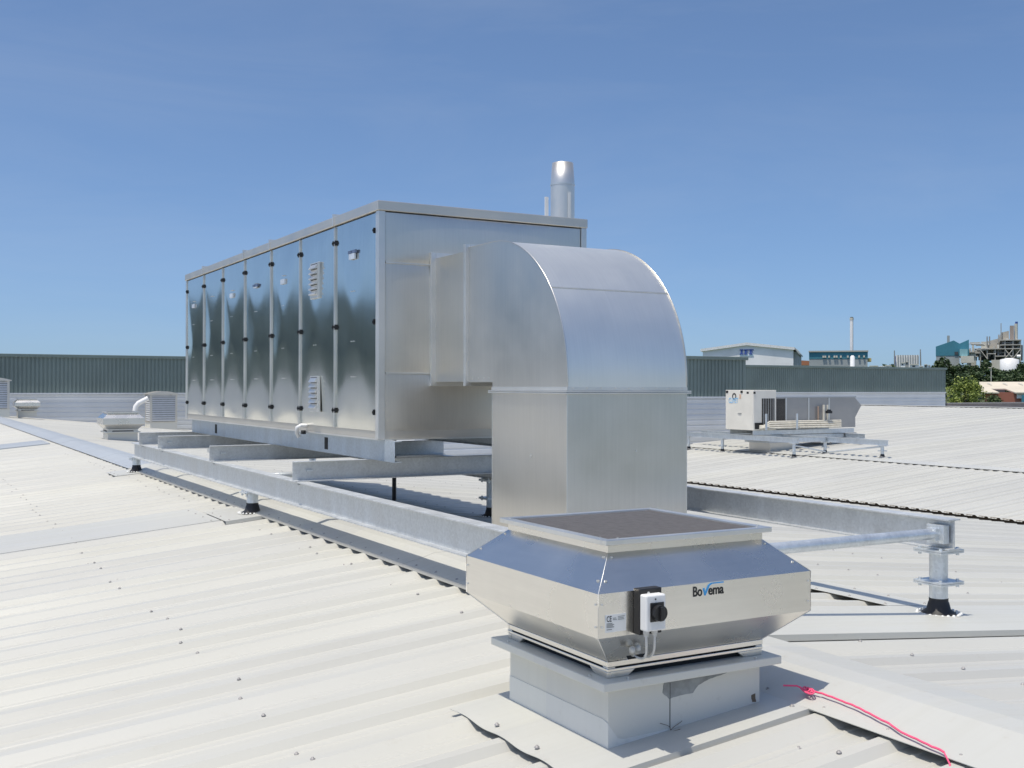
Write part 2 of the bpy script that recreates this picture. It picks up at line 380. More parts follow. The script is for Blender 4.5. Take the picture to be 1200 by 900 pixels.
mb.tube([pts[-1], (3.29, 2.62, roof(3.29)+.0), (3.26, 2.60, roof(3.26)-.03), (3.2, 2.56, roof(3.2)-.03)], .0035, 6)
tag(mb.build('string', M['pink'], loc=A), 'bright pink string knotted and laid along the ridge cap edge', 'string')
mb = MB(); c0 = Vector((3.235, 2.575, roof(3.23)-RH+.001)); vs = []
for i in range(9):
    for j in range(7):
        x = c0.x+(i-4)*.011; y = c0.y+(j-3)*.012
        vs.append((x, y, c0.z+.020+.018*noise.noise(Vector((i*.7, j*.7, 5)))))
mb.add(vs, [(i*7+j, (i+1)*7+j, (i+1)*7+j+1, i*7+j+1) for i in range(8) for j in range(6)], True)
o = mb.build('plastic_scrap', M['bluerag'], loc=c0); o.modifiers.new('t', 'SOLIDIFY').thickness = .002
tag(o, 'small crumpled blue plastic scrap beside the pink string', 'scrap')

# ------------------------------------------------------------------ walls round the roof
def ribwall(mb, x0, x1, Y, z0, z1, pitch=.19, d=.035):
    n = int((x1-x0)/pitch)
    pts = []
    for k in range(n):
        a = x0+k*pitch
        pts += [(a, Y), (a+pitch*.55, Y), (a+pitch*.65, Y+d), (a+pitch*.90, Y+d)]
    pts.append((x0+n*pitch, Y)); pts.append((x1, Y)); m = len(pts)
    mb.add([(x, y, z) for z in (z0, z1) for x, y in pts], [(k, k+1, m+k+1, m+k) for k in range(m-1)])
def hwall(mb, x0, x1, Y, z0, z1, pitch=.24, d=.02):
    """horizontally ribbed cladding"""
    z = z0; pts = []
    while z < z1-.001:
        e = min(z+pitch, z1); pts += [(Y, z), (Y, z+(e-z)*.62), (Y+d, z+(e-z)*.72), (Y+d, z+(e-z)*.95)]; z = e
    pts.append((Y, z1)); m = len(pts)
    mb.add([(x, y, z) for x in (x0, x1) for y, z in pts], [(k, m+k, m+k+1, k+1) for k in range(m-1)])
root = thing('parapet_wall', (20, 58, -6), 'long dark green ribbed parapet wall closing the far side of the roof', 'wall')
XA, XB, WT, WM = -60, 72.3, 1.62, -.33
mb = MB(); ribwall(mb, XA, XB, 58, WM, WT-.15); mb.build('upper_cladding', M['clad'], root)
mb = MB(); hwall(mb, XA, XB, 58.01, -6, WM); mb.build('lower_cladding', M['clad_light'], root)
mb = MB(); mb.box(XA, XB+.1, 57.9, 58.3, WT-.16, WT); mb.build('capping', M['clad_cap'], root, .02)
mb = MB(); mb.box(XB-.02, XB+.04, 58.06, 58.25, -6, WT-.17); mb.box(XA, XB-.03, 58.12, 58.25, -6, WT-.17); mb.build('back_panel', M['clad'], root)
mb = MB(); mb.box(XA, XB, 57.93, 57.985, WM-.04, WM+.04); mb.build('drip_flashing', M['clad_light'], root)
root = thing('stair_enclosure', (26, 37.5, -3), 'taller dark green clad block standing behind the white plant', 'building')
BX0, BX1, BY, BT, BM = 17.0, 33.35, 37.5, 1.40, -.43
mb = MB(); ribwall(mb, BX0, BX1, BY, BM, BT-.14, .2)
for k in range(34):
    y = BY+.1+k*.6; mb.box(BX1-.02, BX1+.0, y, y+.35, BM, BT-.14)
mb.box(BX0+.05, BX1-.03, BY+.05, 57.8, BM, BT-.15)
mb.build('upper_cladding', M['clad'], root)
mb = MB(); hwall(mb, BX0, BX1-.01, BY+.01, -4, BM); mb.box(BX0+.05, BX1-.02, BY+.06, 57.8, -4, BM-.01); mb.build('lower_cladding', M['clad_light'], root)
mb = MB(); mb.box(BX0-.05, BX1+.08, BY-.1, 57.85, BT-.15, BT); mb.build('capping', M['clad_cap'], root, .02)
mb = MB(); mb.box(BX0, BX1, BY-.05, BY-.005, BM-.03, BM+.05); mb.build('drip_flashing', M['clad_light'], root)
root = thing('reflection_block', (-30, 66, -6), 'unseen dark green block added beyond the far parapet for the doors to reflect', 'building')  # added outside the view so the door panels mirror something dark
mb = MB(); ribwall(mb, -58, -4.0, 60, 1.5, 5.2); mb.box(-57.9, -4.05, 60.1, 72, -6, 5.15); mb.build('cladding', M['clad'], root)
mb = MB(); mb.box(-58.1, -3.9, 59.9, 72.1, 5.2, 5.4); mb.build('capping', M['clad_cap'], root)
root = thing('parapet_upstand', (90, 58, -3), 'low grey brown parapet edge right of the green wall', 'wall')
mb = MB(); mb.box(XB+.2, 130, 58.0, 58.3, -6.5, -1.25); mb.build('upstand', plain('grey_brown_parapet', (.24, .21, .20), .8, 0, .15, 1), root)
mb = MB(); mb.box(XB+.2, 130, 57.95, 58.35, -1.25, -1.15); mb.build('capping', plain('grey_parapet_cap', (.32, .30, .29), .6), root)

# ------------------------------------------------------------------ land
def land_z(d):
    t = min(1, max(0, (d-110)/190)); t = t*t*(3-2*t)
    return -9+11.3*t
mb = MB(); rings = [0, 60, 110, 130, 150, 170, 190, 210, 230, 250, 270, 290, 310, 400, 600, 1200, 2500]; NA = 72; vs = [(0, 0, -9)]
for r in rings[1:]:
    for k in range(NA):
        a = 2*pi*k/NA; vs.append((r*cos(a), r*sin(a), land_z(r)))
fs = [(0, 1+k, 1+(k+1) % NA) for k in range(NA)]
for i in range(len(rings)-2):
    for k in range(NA): a = 1+i*NA; b = a+NA; fs.append((a+k, b+k, b+(k+1) % NA, a+(k+1) % NA))
mb.add(vs, fs, True); tag(mb.build('ground', M['land']), kind='structure')

# ------------------------------------------------------------------ air handling unit
AX0, AX1, AY0, AY1, AZ0, AZ1 = 3.888, 6.196, 9.396, 17.142, -.4915, 1.7415
ahu = thing('air_handling_unit', ((AX0+AX1)/2, (AY0+AY1)/2, AZ0), 'large long silver air handling unit with seven tall doors raised on steel beams', 'air handler')
mb = MB(); mb.box(AX0+.035, AX1-.02, AY0+.03, AY1-.02, AZ0+.012, AZ1-.10); mb.build('casing', M['panel'], ahu)
mb = MB(); mb.box(AX0-.012, AX1+.012, AY0-.012, AY1+.012, AZ1-.092, AZ1); mb.build('lid', M['cap'], ahu, .006)
mb = MB(); mb.box(AX0-.006, AX1+.006, AY0-.006, AY1+.006, AZ0, AZ0+.010); mb.build('drip_tray', M['alu'], ahu)
mb = MB(); mb.box(AX0+.02, AX1-.015, AY0+.012, AY1-.015, AZ0+.010, AZ0+.088); mb.build('plinth', M['cap'], ahu)
DZ0, DZ1 = AZ0+.085, AZ1-.105
edges = [9.47, 10.56, 11.67, 12.75, 13.88, 14.97, 16.03, 17.10]
for (yc, xx) in ((AY0+.035, AX0), (AY1-.03, AX0)):
    mb = MB(); mb.box(AX0, AX0+.07, yc-.035, yc+.035, AZ0+.012, AZ1-.093); mb.build('corner_post', M['alu'], ahu, .004)
mb = MB(); mb.box(AX1-.06, AX1+.004, AY0-.004, AY0+.06, AZ0+.012, AZ1-.093); mb.build('corner_post', M['alu'], ahu, .004)
for k in range(7):                                                     # seven doors along the left side, nearest first
    y0, y1 = edges[k]+.012, edges[k+1]-.012
    mb = MB(); n = 40; zs = [DZ0+(DZ1-DZ0)*i/n for i in range(n+1)]; ys = [y0+(y1-y0)*j/16 for j in range(17)]
    amp = .028+.004*((k*37) % 5-2)/2; apex = .56+.03*((k*13) % 3-1)
    vs = []
    for z in zs:
        for y in ys:
            u = (y-y0)/(y1-y0); w = (z-DZ0)/(DZ1-DZ0)
            d = min(u/.5, (1-u)/.5, w/apex, (1-w)/(1-apex)); d = max(0, d)
            edge = min(1, 9*min(u, 1-u))*min(1, 14*min(w, 1-w)); vs.append((AX0+.012-amp*d-.006*sin(pi*u)*sin(pi*w)**.7-edge*(.004*noise.noise(Vector((k*7.3, u*1.6, w*3.1)))+.0035*sin(k*2.1)*(u-.5)), y, z))
    mb.add(vs, [(i*17+j, i*17+j+1, (i+1)*17+j+1, (i+1)*17+j) for i in range(n) for j in range(16)], True)
    mb.box(AX0+.013, AX0+.03, y0, y1, DZ0, DZ1)
    d = mb.build('door', M['door'], ahu)
    for f in (.92, .50, .085):
        z = DZ0+(DZ1-DZ0)*f
        for side, nm in ((y0+.018, 'latch' if k % 2 else 'hinge'), (y1-.018, 'hinge' if k % 2 else 'latch')):
            b = MB(); b.box(AX0-.010, AX0+.012, side-.008, side+.008, z-.026, z+.026); b.box(AX0-.018, AX0-.0101, side-.005, side+.005, z-.012, z+.012)
            b.build(nm, M['black'], d, .003)
    rv = MB()
    for f in (.83, .66, .42, .25):
        for q in (-.03, .03): z = DZ0+(DZ1-DZ0)*f; ym = (y0+y1)/2; rv.lathe((0, 0), [(.001, 0)], 3) if False else rv.box(AX0-.022, AX0-.004, ym+q-.004, ym+q+.004, z-.004, z+.004)
    build_each(rv, 'rivet', M['alu'], d)
    if k == 1:
        for fz in (.755, .165):
            z = DZ0+(DZ1-DZ0)*fz; ym = (y0+y1)/2-.02; l = MB(); X = AX0-.02
            l.box(X-.012, X+.016, ym-.13, ym+.13, z-.19, z+.19); lv = l.build('louvre_vent', M['alu'], d, .003)
            s_ = MB()
            for q in range(6):
                zz = z-.15+q*.055; s_.add([(X-.045, ym-.10, zz), (X-.045, ym+.10, zz), (X-.013, ym+.10, zz+.045), (X-.013, ym-.10, zz+.045), (X-.013, ym-.10, zz-.003), (X-.013, ym+.10, zz-.003)],
                                         [(0, 1, 2, 3), (0, 4, 5, 1), (0, 3, 4), (1, 5, 2)])
            s_.build('slats', M['alu'], lv)
            s_ = MB()
            for q in range(6): zz = z-.15+q*.055; s_.box(X-.0145, X-.0125, ym-.10, ym+.10, zz+.046, zz+.0515)
            s_.build('slots', M['dark'], lv)
    if k in (0, 2, 4, 6, 3):
        ym = (y0+y1)/2+.0; z = DZ0+(DZ1-DZ0)*(.80 if k else .83); l = MB(); l.box(AX0-.026, AX0-.008, ym-.075, ym+.075, z-.035 if k != 3 else z+.008, z+.02); l.build('label_plate', plain('pale_door_label', (.50, .56, .64), .4), d)
        l = MB(); l.box(AX0-.0262, AX0-.008, ym-.10, ym-.005, z+.022, z+.052); l.box(AX0-.0262, AX0-.008, ym+.02, ym+.10, z+.022, z+.052)
        if k in (0, 3): build_each(l, 'blue_label', plain('dull_blue_label', (.10, .14, .24), .4), d)
mb = MB()
for k in range(8): pass
for y in (10.56, 12.75, 13.88, 16.03):
    j = MB(); j.box(AX0-.02, AX1+.02, y-.014, y+.014, AZ1-.09, AZ1+.028); j.build('lid_joint', M['alu'], ahu)
for y in edges[1:-1]:
    j = MB(); j.box(AX0-.004, AX0+.03, y-.011, y+.011, DZ0, DZ1); j.build('door_mullion', M['alu'], ahu)
# near end face: three horizontal sheets with raised seams
for z0, z1 in ((DZ0, .130), (.142, 1.164), (1.176, DZ1)):
    mb = MB(); nn = 20; vs = []
    for i in range(nn+1):
        for j in range(nn+1):
            u = i/nn; w = j/nn; vs.append((AX0+.075+(AX1-AX0-.14)*u, AY0+.012-.022*sin(pi*u)**.6*sin(pi*w)**.6, z0+(z1-z0)*w))
    mb.add(vs, [(i*(nn+1)+j, (i+1)*(nn+1)+j, (i+1)*(nn+1)+j+1, i*(nn+1)+j+1) for i in range(nn) for j in range(nn)], True)
    mb.build('end_panel', M['panel'], ahu)
for z in (.136, 1.170):
    mb = MB(); mb.box(AX0+.075, AX1-.065, AY0-.004, AY0+.02, z-.006, z+.006); mb.build('panel_seam', M['alu'], ahu)
# channel base rails under the unit
for X, s in ((3.955, 1), (6.15, -1)):
    mb = MB(); z0, z1 = -.690, AZ0-.002; t = .008; wd = .075
    mb.prism([(X, z0), (X+s*wd, z0), (X+s*wd, z0+t), (X+s*t, z0+t), (X+s*t, z1-t), (X+s*wd, z1-t), (X+s*wd, z1), (X, z1)], 1, 9.17, 17.0)
    rail = mb.build('base_rail', M['rail'], ahu, .002)
    if s > 0:
        sm = MB()
        for y in (10.98, 15.55): sm.box(X-.003, X+.001, y-.05, y+.05, z0+.035, z1-.035)
        build_each(sm, 'rail_slot', M['dark'], rail)
# white cable bend and cleat at the foot of the second door
mb = MB(); c = on_x(354, 502, AX0-.03); mb.tube([c+Vector((.05, -.02, .03)), c+Vector((-.02, -.03, .035)), c+Vector((-.055, 0, .01)), c+Vector((-.05, .03, -.05)), c+Vector((-.02, .05, -.09))], .022, 10)
mb.build('cable_gland', M['white'], ahu)
mb = MB(); mb.box(AX0-.05, AX0-.01, c.y-.07, c.y-.02, c.z-.06, c.z-.02); mb.build('clip', M['black'], ahu)
# underside drain pipe
mb = MB(); mb.tube([(5.675, 13.16, -1.48), (5.675, 13.16, -.5)], .028, 10); mb.build('drain_pipe', M['black'], ahu)

# flue on the far side
fl = thing('flue_pipe', (6.47, 10.29, .6), 'silver tapered flue pipe rising beside the far corner of the air handler', 'flue')
c = (6.47, 10.29)
mb = MB(); mb.lathe(c, [(.134, .6), (.134, 2.255)], 32); mb.build('pipe', M['steel_tube'], fl)
mb = MB(); mb.lathe(c, [(.138, 2.256), (.138, 2.275)], 32); mb.build('collar', M['alu'], fl)
mb = MB(); mb.lathe(c, [(.134, 2.276), (.118, 2.51), (.113, 2.51), (.113, 2.35)], 32); mb.build('cone', M['steel_tube'], fl)
mb = MB(); p = at_d(637, 240, 11.7); mb.prism([(p.x-.035, 1.72), (p.x+.062, 1.72), (p.x+.062, 2.06), (p.x+.02, 2.06), (p.x+.02, 1.85)], 1, p.y, p.y+.01); mb.build('bracket', M['white'], fl)
mb = MB(); a0 = math.atan2(-.85, -.2)
vs = []
for i in range(7):
    a = a0+.10+i*.055
    for z in (1.62, 2.17): vs.append((c[0]+.1355*cos(a), c[1]+.1355*sin(a), z))
mb.add(vs, [(2*i, 2*i+2, 2*i+3, 2*i+1) for i in range(6)]); mb.build('sticker', M['label'], fl)
mb = MB(); mb.box(6.2, 6.36, 10.26, 10.32, 1.2, 1.24); mb.build('wall_stay', M['galv'], fl)

# ------------------------------------------------------------------ duct with square elbow
DX0, DX1, DY0, DY1 = 4.449, 5.601, 7.007, 8.204; DC = .05; DR = 1.2
du = thing('ventilation_duct', (5.02, 7.6, -1.43), 'big square silver duct with a rounded elbow dropping from the air handler', 'duct')
mb = MB(); n = 36; arc = [(DY1-DR*sin(a), DC+DR*cos(a)) for a in [pi/2*i/n for i in range(n+1)]]
arc = [(8.650, DC+DR)]+arc+[(DY1-DR, -.02)]
vs = []
for y, z in arc: vs += [(DX0, y, z), (DX1, y, z)]
mb.add(vs, [(2*i, 2*i+1, 2*i+3, 2*i+2) for i in range(len(arc)-1)], True); mb.build('elbow_back', M['elbow'], du)
for X in (DX0, DX1):
    mb = MB(); poly = arc+[(DY1, -.02), (DY1, DC), (8.650, DC)]
    # cheeks as a dimpled sheet: fan triangulated with interior point pushed
    mb.add([(X, y, z) for y, z in poly], [tuple(range(len(poly)))]); mb.build('elbow_cheek', M['duct'], du)
mb = MB(); s_ = [(y, z) for y, z in arc]
for X in (DX0-.004, DX1-.008): mb.tube([(X+.006, y-.004 if y < 8.2 else y, z+.004) for y, z in s_], .0045, 6)
build_each(mb, 'elbow_seam', M['duct'], du)
mb = MB(); a = radians(52); y = DY1-DR*sin(a)-.0; z = DC+DR*cos(a); mb.tube([(DX0, y-.001, z+.001), (DX1, y-.001, z+.001)], .006, 6); mb.build('cross_seam', M['alu'], du)
mb = MB(); mb.box(DX0, DX1, DY1, 8.65, DC-.002, DC); mb.box(DX0, DX1, DY1-.002, DY1, -.02, DC-.003); mb.build('elbow_throat', M['duct'], du)
mb = MB(); mb.box(DX0+.012, DX1-.012, 8.65, 9.40, DC+.004, DC+DR-.02); mb.build('spigot', M['panel'], du)
for y0, y1, e in ((8.648, 8.690, .035), (9.362, 9.400, .035)):
    mb = MB(); mb.box(DX0-e, DX0+.016, y0, y1, DC-e, DC+DR+e); mb.box(DX1-.016, DX1+e, y0, y1, DC-e, DC+DR+e)
    mb.box(DX0+.017, DX1-.017, y0, y1, DC+DR-.024, DC+DR+e); mb.box(DX0+.017, DX1-.017, y0, y1, DC-e, DC+.006); mb.build('flange', M['alu'], du, .002)
mb = MB(); mb.box(DX0-.028, DX1+.028, DY0-.028, DY1+.028, -.047, -.036); mb.box(DX0-.028, DX1+.028, DY0-.028, DY1+.028, -.033, -.022); mb.box(DX0-.006, DX1+.006, DY0-.006, DY1+.006, -.021, .006)
mb.build('flange', M['alu'], du, .002)
mb = MB(); nn = 14
def dimple(mb, P, n, c0, c1, zz0, zz1, fixed, axis, depth):
    vs = []
    for i in range(n+1):
        for j in range(n+1):
            u = i/n; w = j/n; q = c0+(c1-c0)*u; z = zz0+(zz1-zz0)*w; d = depth*min(1, 2.2*min(u, 1-u))*min(1, 2.2*min(w, 1-w))
            vs.append((fixed+d, q, z) if axis == 0 else (q, fixed+d, z))
    mb.add(vs, [(i*(n+1)+j, (i+1)*(n+1)+j, (i+1)*(n+1)+j+1, i*(n+1)+j+1) for i in range(n) for j in range(n)], True)
dimple(mb, None, 14, DY0, DY1, -1.75, -.048, DX0, 0, .012); dimple(mb, None, 14, DX0, DX1, -1.75, -.048, DY0, 1, .010)
dimple(mb, None, 4, DY0, DY1, -1.75, -.048, DX1, 0, 0); dimple(mb, None, 4, DX0, DX1, -1.75, -.048, DY1, 1, 0)
mb.build('riser', M['duct'], du)
mb = MB()
for X, Y in ((DX0, DY0), (DX1, DY0), (DX0, DY1), (DX1, DY1)): mb.box(X-.003, X+.003, Y-.003, Y+.003, -1.75, -.05)
build_each(mb, 'riser_seam', M['alu'], du)
mb = MB()
for k in range(9):
    x = DX0+.05+k*(DX1-DX0-.1)/8; mb.lathe((x, DY0-.012), [(.006, -.004), (.006, .003)], 6)
for k in range(7):
    z = DC+.08+k*.17; mb.box(DX0-.041, DX0-.034, 8.662, 8.672, z-.004, z+.004); mb.box(DX0-.041, DX0-.034, 9.377, 9.387, z-.004, z+.004)
for k in range(4): y = 8.26+k*.1; mb.box(DX0-.005, DX0+.001, y-.004, y+.004, DC+.03, DC+.038)
for p in ((DX0-.003, 7.55, -.55),): mb.box(p[0]-.003, p[0]+.012, p[1]-.007, p[1]+.007, p[2]-.007, p[2]+.007)
mb.box(5.09, 5.104, DY0-.003, DY0+.012, -.507, -.493)
build_each(mb, 'screw', M['alu'], du)

# ------------------------------------------------------------------ steel support frame
fr = thing('support_frame', (4.75, 11.5, -1.4), 'galvanised steel frame of beams and stub legs carrying the big air handler', 'steel frame')
def ibeam(X, y0, y1, z0, z1, w=.12, t=.011, name='beam', mat=None, parent=None):
    mb = MB(); h = w/2
    mb.prism([(X-h, z0), (X+h, z0), (X+h, z0+t), (X+.004, z0+t), (X+.004, z1-t), (X+h, z1-t), (X+h, z1), (X-h, z1), (X-h, z1-t), (X-.004, z1-t), (X-.004, z0+t), (X-h, z0+t)], 1, y0, y1)
    return mb.build(name, mat or M['galv'], parent or fr, .002)
BT_, BB_ = -.882, -1.112
ibeam(3.30, 4.9, 18.05, BB_, BT_); ibeam(6.20, 4.9, 18.05, BB_+.02, BT_)
for Y in (9.79, 12.9, 15.82, 17.2):                                     # channels lying across, open side to the camera
    mb = MB(); z0, z1 = BT_+.001, -.692; t = .009; wd = .075
    mb.prism([(Y+wd, z0), (Y, z0), (Y, z0+t), (Y+wd-t, z0+t), (Y+wd-t, z1-t), (Y, z1-t), (Y, z1), (Y+wd, z1)], 0, 3.22, 6.30)
    b = mb.build('cross_beam', M['galv'], fr, .002)
    mb = MB()
    for q in (.03, .06): mb.lathe((3.27, Y+.03), [(.012, BT_-.03), (.012, BT_-.012)], 6)
    mb.box(3.35, 3.41, Y+wd-.03, Y+wd-.01, z0+.09, z0+.105); build_each(mb, 'bolt', M['galv_l'], b)
mb = MB(); mb.tube([(3.35, 5.0, -.985), (6.13, 5.0, -.985)], .038, 16); mb.build('tie_tube', M['galv_l'], fr)
mb = MB(); mb.tube([(3.4, 12.0, -1.0), (6.1, 12.0, -1.0)], .038, 12); mb.build('tie_tube', M['galv_l'], fr)
mb = MB(); mb.box(6.125, 6.185, 4.93, 5.07, -1.05, -.925); mb.box(6.09, 6.126, 4.965, 5.035, -1.03, -.945); mb.build('end_cleat', M['galv_l'], fr, .003)
def leg(X, Y, zr, ztop, parent, mid=True):
    mb = MB(); mb.lathe((X, Y), [(.061, zr), (.061, ztop)], 24); l = mb.build('leg', M['galv_l'], parent)
    b = MB()
    for z in ((ztop-.012,)+((zr+.215,) if mid else ())):
        b.box(X-.115, X+.115, Y-.115, Y+.115, z, z+.011)
        if mid: b.box(X-.115, X+.115, Y-.115, Y+.115, z-.013, z-.002)
        for i in (-1, 1):
            for j in (-1, 1): b.lathe((X+i*.085, Y+j*.085), [(.012, z-.03), (.012, z+.024)], 6)
    build_each(b, 'plate', M['galv_l'], l)
    b = MB(); b.lathe((X, Y), [(.115, zr-.002), (.112, zr+.008), (.080, zr+.028), (.068, zr+.075), (.0635, zr+.082), (.0635, zr+.105)], 24); b.build('rubber_boot', M['rubber'], l)
    b = MB()
    for k in range(22):
        a = k*2*pi/22; rr = .135+.012*random.random()
        b.lathe((X+rr*cos(a), Y+rr*sin(a)), [(.012, zr), (.010, zr+.010), (.003, zr+.013)], 6)
    b.build('sealant_bead', M['label'], l)
    return l
for X in (3.30, 6.20):
    for Y in (5.03, 11.45, 17.9): leg(X, Y, roof(X)+.012 if (X > 5 or Y > 10) else roof(X)+.012, BB_-.001 if X < 5 else BB_+.019, fr, X > 5)
mb = MB(); p = (6.7, 26.8); mb.lathe(p, [(.10, roof(6.7)-.03), (.10, -1.15), (.13, -1.14), (.13, -1.1), (.02, -1.08)], 16)
tag(mb.build('vent_pipe', M['galv'], loc=(p[0], p[1], roof(6.7))), 'short grey vent pipe seen under the beams behind the frame', 'pipe')

# ------------------------------------------------------------------ roof fans
FX, FY = 2.829, 3.926; FZ = roof(FX)
def frustum(mb, cx, cy, h0, z0, h1, z1):
    vs = [(cx+i*h0, cy+j*h0, z0) for i, j in ((-1, -1), (1, -1), (1, 1), (-1, 1))]+[(cx+i*h1, cy+j*h1, z1) for i, j in ((-1, -1), (1, -1), (1, 1), (-1, 1))]
    mb.add(vs, [(i, (i+1) % 4, 4+(i+1) % 4, 4+i) for i in range(4)])
FG = 'square roof extract fans'
fan = thing('roof_fan', (FX, FY, FZ), 'large silver square roof fan in the foreground with white isolator switch', 'roof fan', FG)
H = dict(curb=.392, fl=.4577, br=.541, top=.429, neck=.40)
mb = MB(); vs = []
for i, j in ((-1, -1), (1, -1), (1, 1), (-1, 1)): vs.append((FX+i*H['curb'], FY+j*H['curb'], roof(FX+i*H['curb'])-.05))
vs += [(FX+i*H['curb'], FY+j*H['curb'], -1.175) for i, j in ((-1, -1), (1, -1), (1, 1), (-1, 1))]
mb.add(vs, [(i, (i+1) % 4, 4+(i+1) % 4, 4+i) for i in range(4)]); curb = mb.build('curb', M['curb'], fan)
mb = MB(); mb.box(FX-H['fl'], FX+H['fl'], FY-H['fl'], FY+H['fl'], -1.176, -1.142); mb.build('flange', M['curb'], fan, .004)
FLIP = mb
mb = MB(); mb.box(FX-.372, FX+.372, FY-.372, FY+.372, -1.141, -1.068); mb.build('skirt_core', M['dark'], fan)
mb = MB()
for s in (-1, 1):
    for z0, z1, e in ((-1.098, -1.076, .402), (-1.1165, -1.1045, .402)):
        mb.box(FX-e, FX+e, FY+s*(e-.009)-.009, FY+s*(e-.009)+.009, z0, z1)
        mb.box(FX+s*(e-.009)-.009, FX+s*(e-.009)+.009, FY-e+.019, FY+e-.019, z0, z1)
    for q in (-1, 1):
        a, b = sorted((q*.40, q*.28))
        poly = [(FX+q*.40, -1.1415), (FX+q*.30, -1.1415), (FX+q*.265, -1.117), (FX+q*.40, -1.117)]
        mb.prism(poly, 1, FY+s*.386-.012, FY+s*.386+.012)
        poly = [(FY+q*.373, -1.1415), (FY+q*.30, -1.1415), (FY+q*.265, -1.117), (FY+q*.373, -1.117)]
        mb.prism(poly, 0, FX+s*.386-.012, FX+s*.386+.012)
        mb.box(FX+q*.382-.018, FX+q*.382+.018, FY+s*.382-.018, FY+s*.382+.018, -1.1043, -1.0985)
mb.build('skirt_frame', M['fan'], fan, .002)
mb = MB(); frustum(mb, FX, FY, .40, -1.075, H['br'], -.9418); mb.build('hood_base', M['fan'], fan)
mb = MB(); frustum(mb, FX, FY, H['br'], -.9418, H['br'], -.7745); mb.build('brim', M['fan'], fan)
mb = MB(); frustum(mb, FX, FY, H['br'], -.7745, H['neck'], -.648); mb.build('hood_top', M['fan'], fan)
mb = MB(); frustum(mb, FX, FY, H['neck'], -.648, H['neck'], -.606); mb.build('neck', M['fan'], fan)
mb = MB(); a = H['top']; b = a-.035; z0, z1 = -.616, -.594
mb.box(FX-a, FX+a, FY-a, FY-b, z0, z1); mb.box(FX-a, FX+a, FY+b, FY+a, z0, z1); mb.box(FX-a, FX-b, FY-b, FY+b, z0, z1); mb.box(FX+b, FX+a, FY-b, FY+b, z0, z1)
mb.build('outlet_frame', M['alu'], fan, .003)
mb = MB(); mb.box(FX-b, FX+b, FY-b, FY+b, -.614, -.607); gr = mb.build('bird_guard', M['grille'], fan)
mb = MB()
for k in range(54):
    q = -b+2*b*(k+.5)/54; mb.box(FX+q-.0012, FX+q+.0012, FY-b, FY+b, -.6065, -.604); mb.box(FX-b, FX+b, FY+q-.0012, FY+q+.0012, -.6038, -.602)
mb.build('wires', M['grille'], gr)
mb = MB()
for (i, j) in ((-1, -1), (1, -1), (1, 1), (-1, 1)):                      # corner seams and rivets
    mb.tube([(FX+i*.401, FY+j*.401, -.650), (FX+i*.5418, FY+j*.5418, -.7745), (FX+i*.5418, FY+j*.5418, -.9418), (FX+i*.401, FY+j*.401, -1.075)], .0013, 5)
build_each(mb, 'corner_seam', M['alu'], fan)
mb = MB()
def rivet(p): mb.tube([Vector(p)+Vector((0, 0, -.003)), Vector(p)+Vector((0, 0, .003))], [.0055, .0055], 8)
for f in (.12, .70):
    h = .40+(.541-.40)*f; z = -.648+(-.7745+.648)*f
    for q in (-1, 1): rivet((FX+q*(h-.02), FY-h-.002, z)); rivet((FX-h-.002, FY+q*(h-.02), z))
for z in (-.815, -.90):
    for q in (-1, 1): rivet((FX+q*.525, FY-.542, z)); rivet((FX-.542, FY+q*.525, z))
for q in (-1, 1): rivet((FX-.41, FY+q*.36, -.593)); rivet((FX+q*.36, FY-.41, -.593)); rivet((FX+.41, FY+q*.36, -.593))
for q in (-.33, .33): rivet((FX+q, FY-H['fl']+.02, -1.139)); rivet((FX-H['fl']+.02, FY+q, -1.139))
build_each(mb, 'rivet', M['alu'], fan)
plain_fan = [o for o in bpy.data.objects if o.parent == fan]
# two more of the same kind far down the roof (copied before the near one gets its switch and lettering)
f2 = copy_tree(fan); f2.location = (5.42, 31.75, roof(5.42)); f2['label'] = 'silver square roof fan beside the ridge cap beyond the support frame'
f3 = copy_tree(fan); f3.location = (5.25, 55.2, roof(5.25)+.12); f3['label'] = 'farthest small silver roof fan close to the dark green wall'
YF = FY-H['br']                                                         # front face of the brim
# isolator switch
a = on_y(741, 692, YF); b = on_y(779, 739, YF)
x0, x1, zt, zb = a.x, b.x, a.z, b.z
mb = MB(); mb.box(x0+.004, x0+.108, YF-.042, YF-.001, zb+.006, zt+.010); mb.build('switch_backplate', M['black'], fan, .003)
wx0, wx1 = on_y(757.5, 715, YF-.085).x, on_y(780.5, 715, YF-.085).x; zt = on_y(768, 697.5, YF-.085).z; zb = on_y(768, 738.5, YF-.085).z
mb = MB(); mb.box(wx0, wx1, YF-.085, YF-.0425, zb-.004, zt+.001); sw = mb.build('isolator_switch', M['white'], fan, .006)
mb = MB(); kc = on_y(773, 718.5, YF-.1); cx = kc.x; cz = kc.z; mb.box(cx-.034, min(cx+.030, wx1-.002), YF-.089, YF-.0855, cz-.034, cz+.038); mb.build('switch_plate', M['black'], sw, .002)
mb = MB(); mb.tube([(cx, YF-.0895, cz), (cx, YF-.110, cz)], .030, 28); mb.box(cx-.007, cx+.007, YF-.122, YF-.1085, cz-.026, cz+.026); mb.build('knob', M['black'], sw, .002)
mb = MB(); mb.tube([(cx-.008, YF-.0865, zt-.015), (cx-.008, YF-.0845, zt-.015)], .0035, 8); mb.build('cover_screw', M['black'], sw)
mb = MB(); mb.tube([(x0+.045, YF-.043, zt-.0), (x0+.045, YF-.030, zt-.0)], .007, 8); mb.build('fixing_screw', M['alu'], fan)
g = MB()
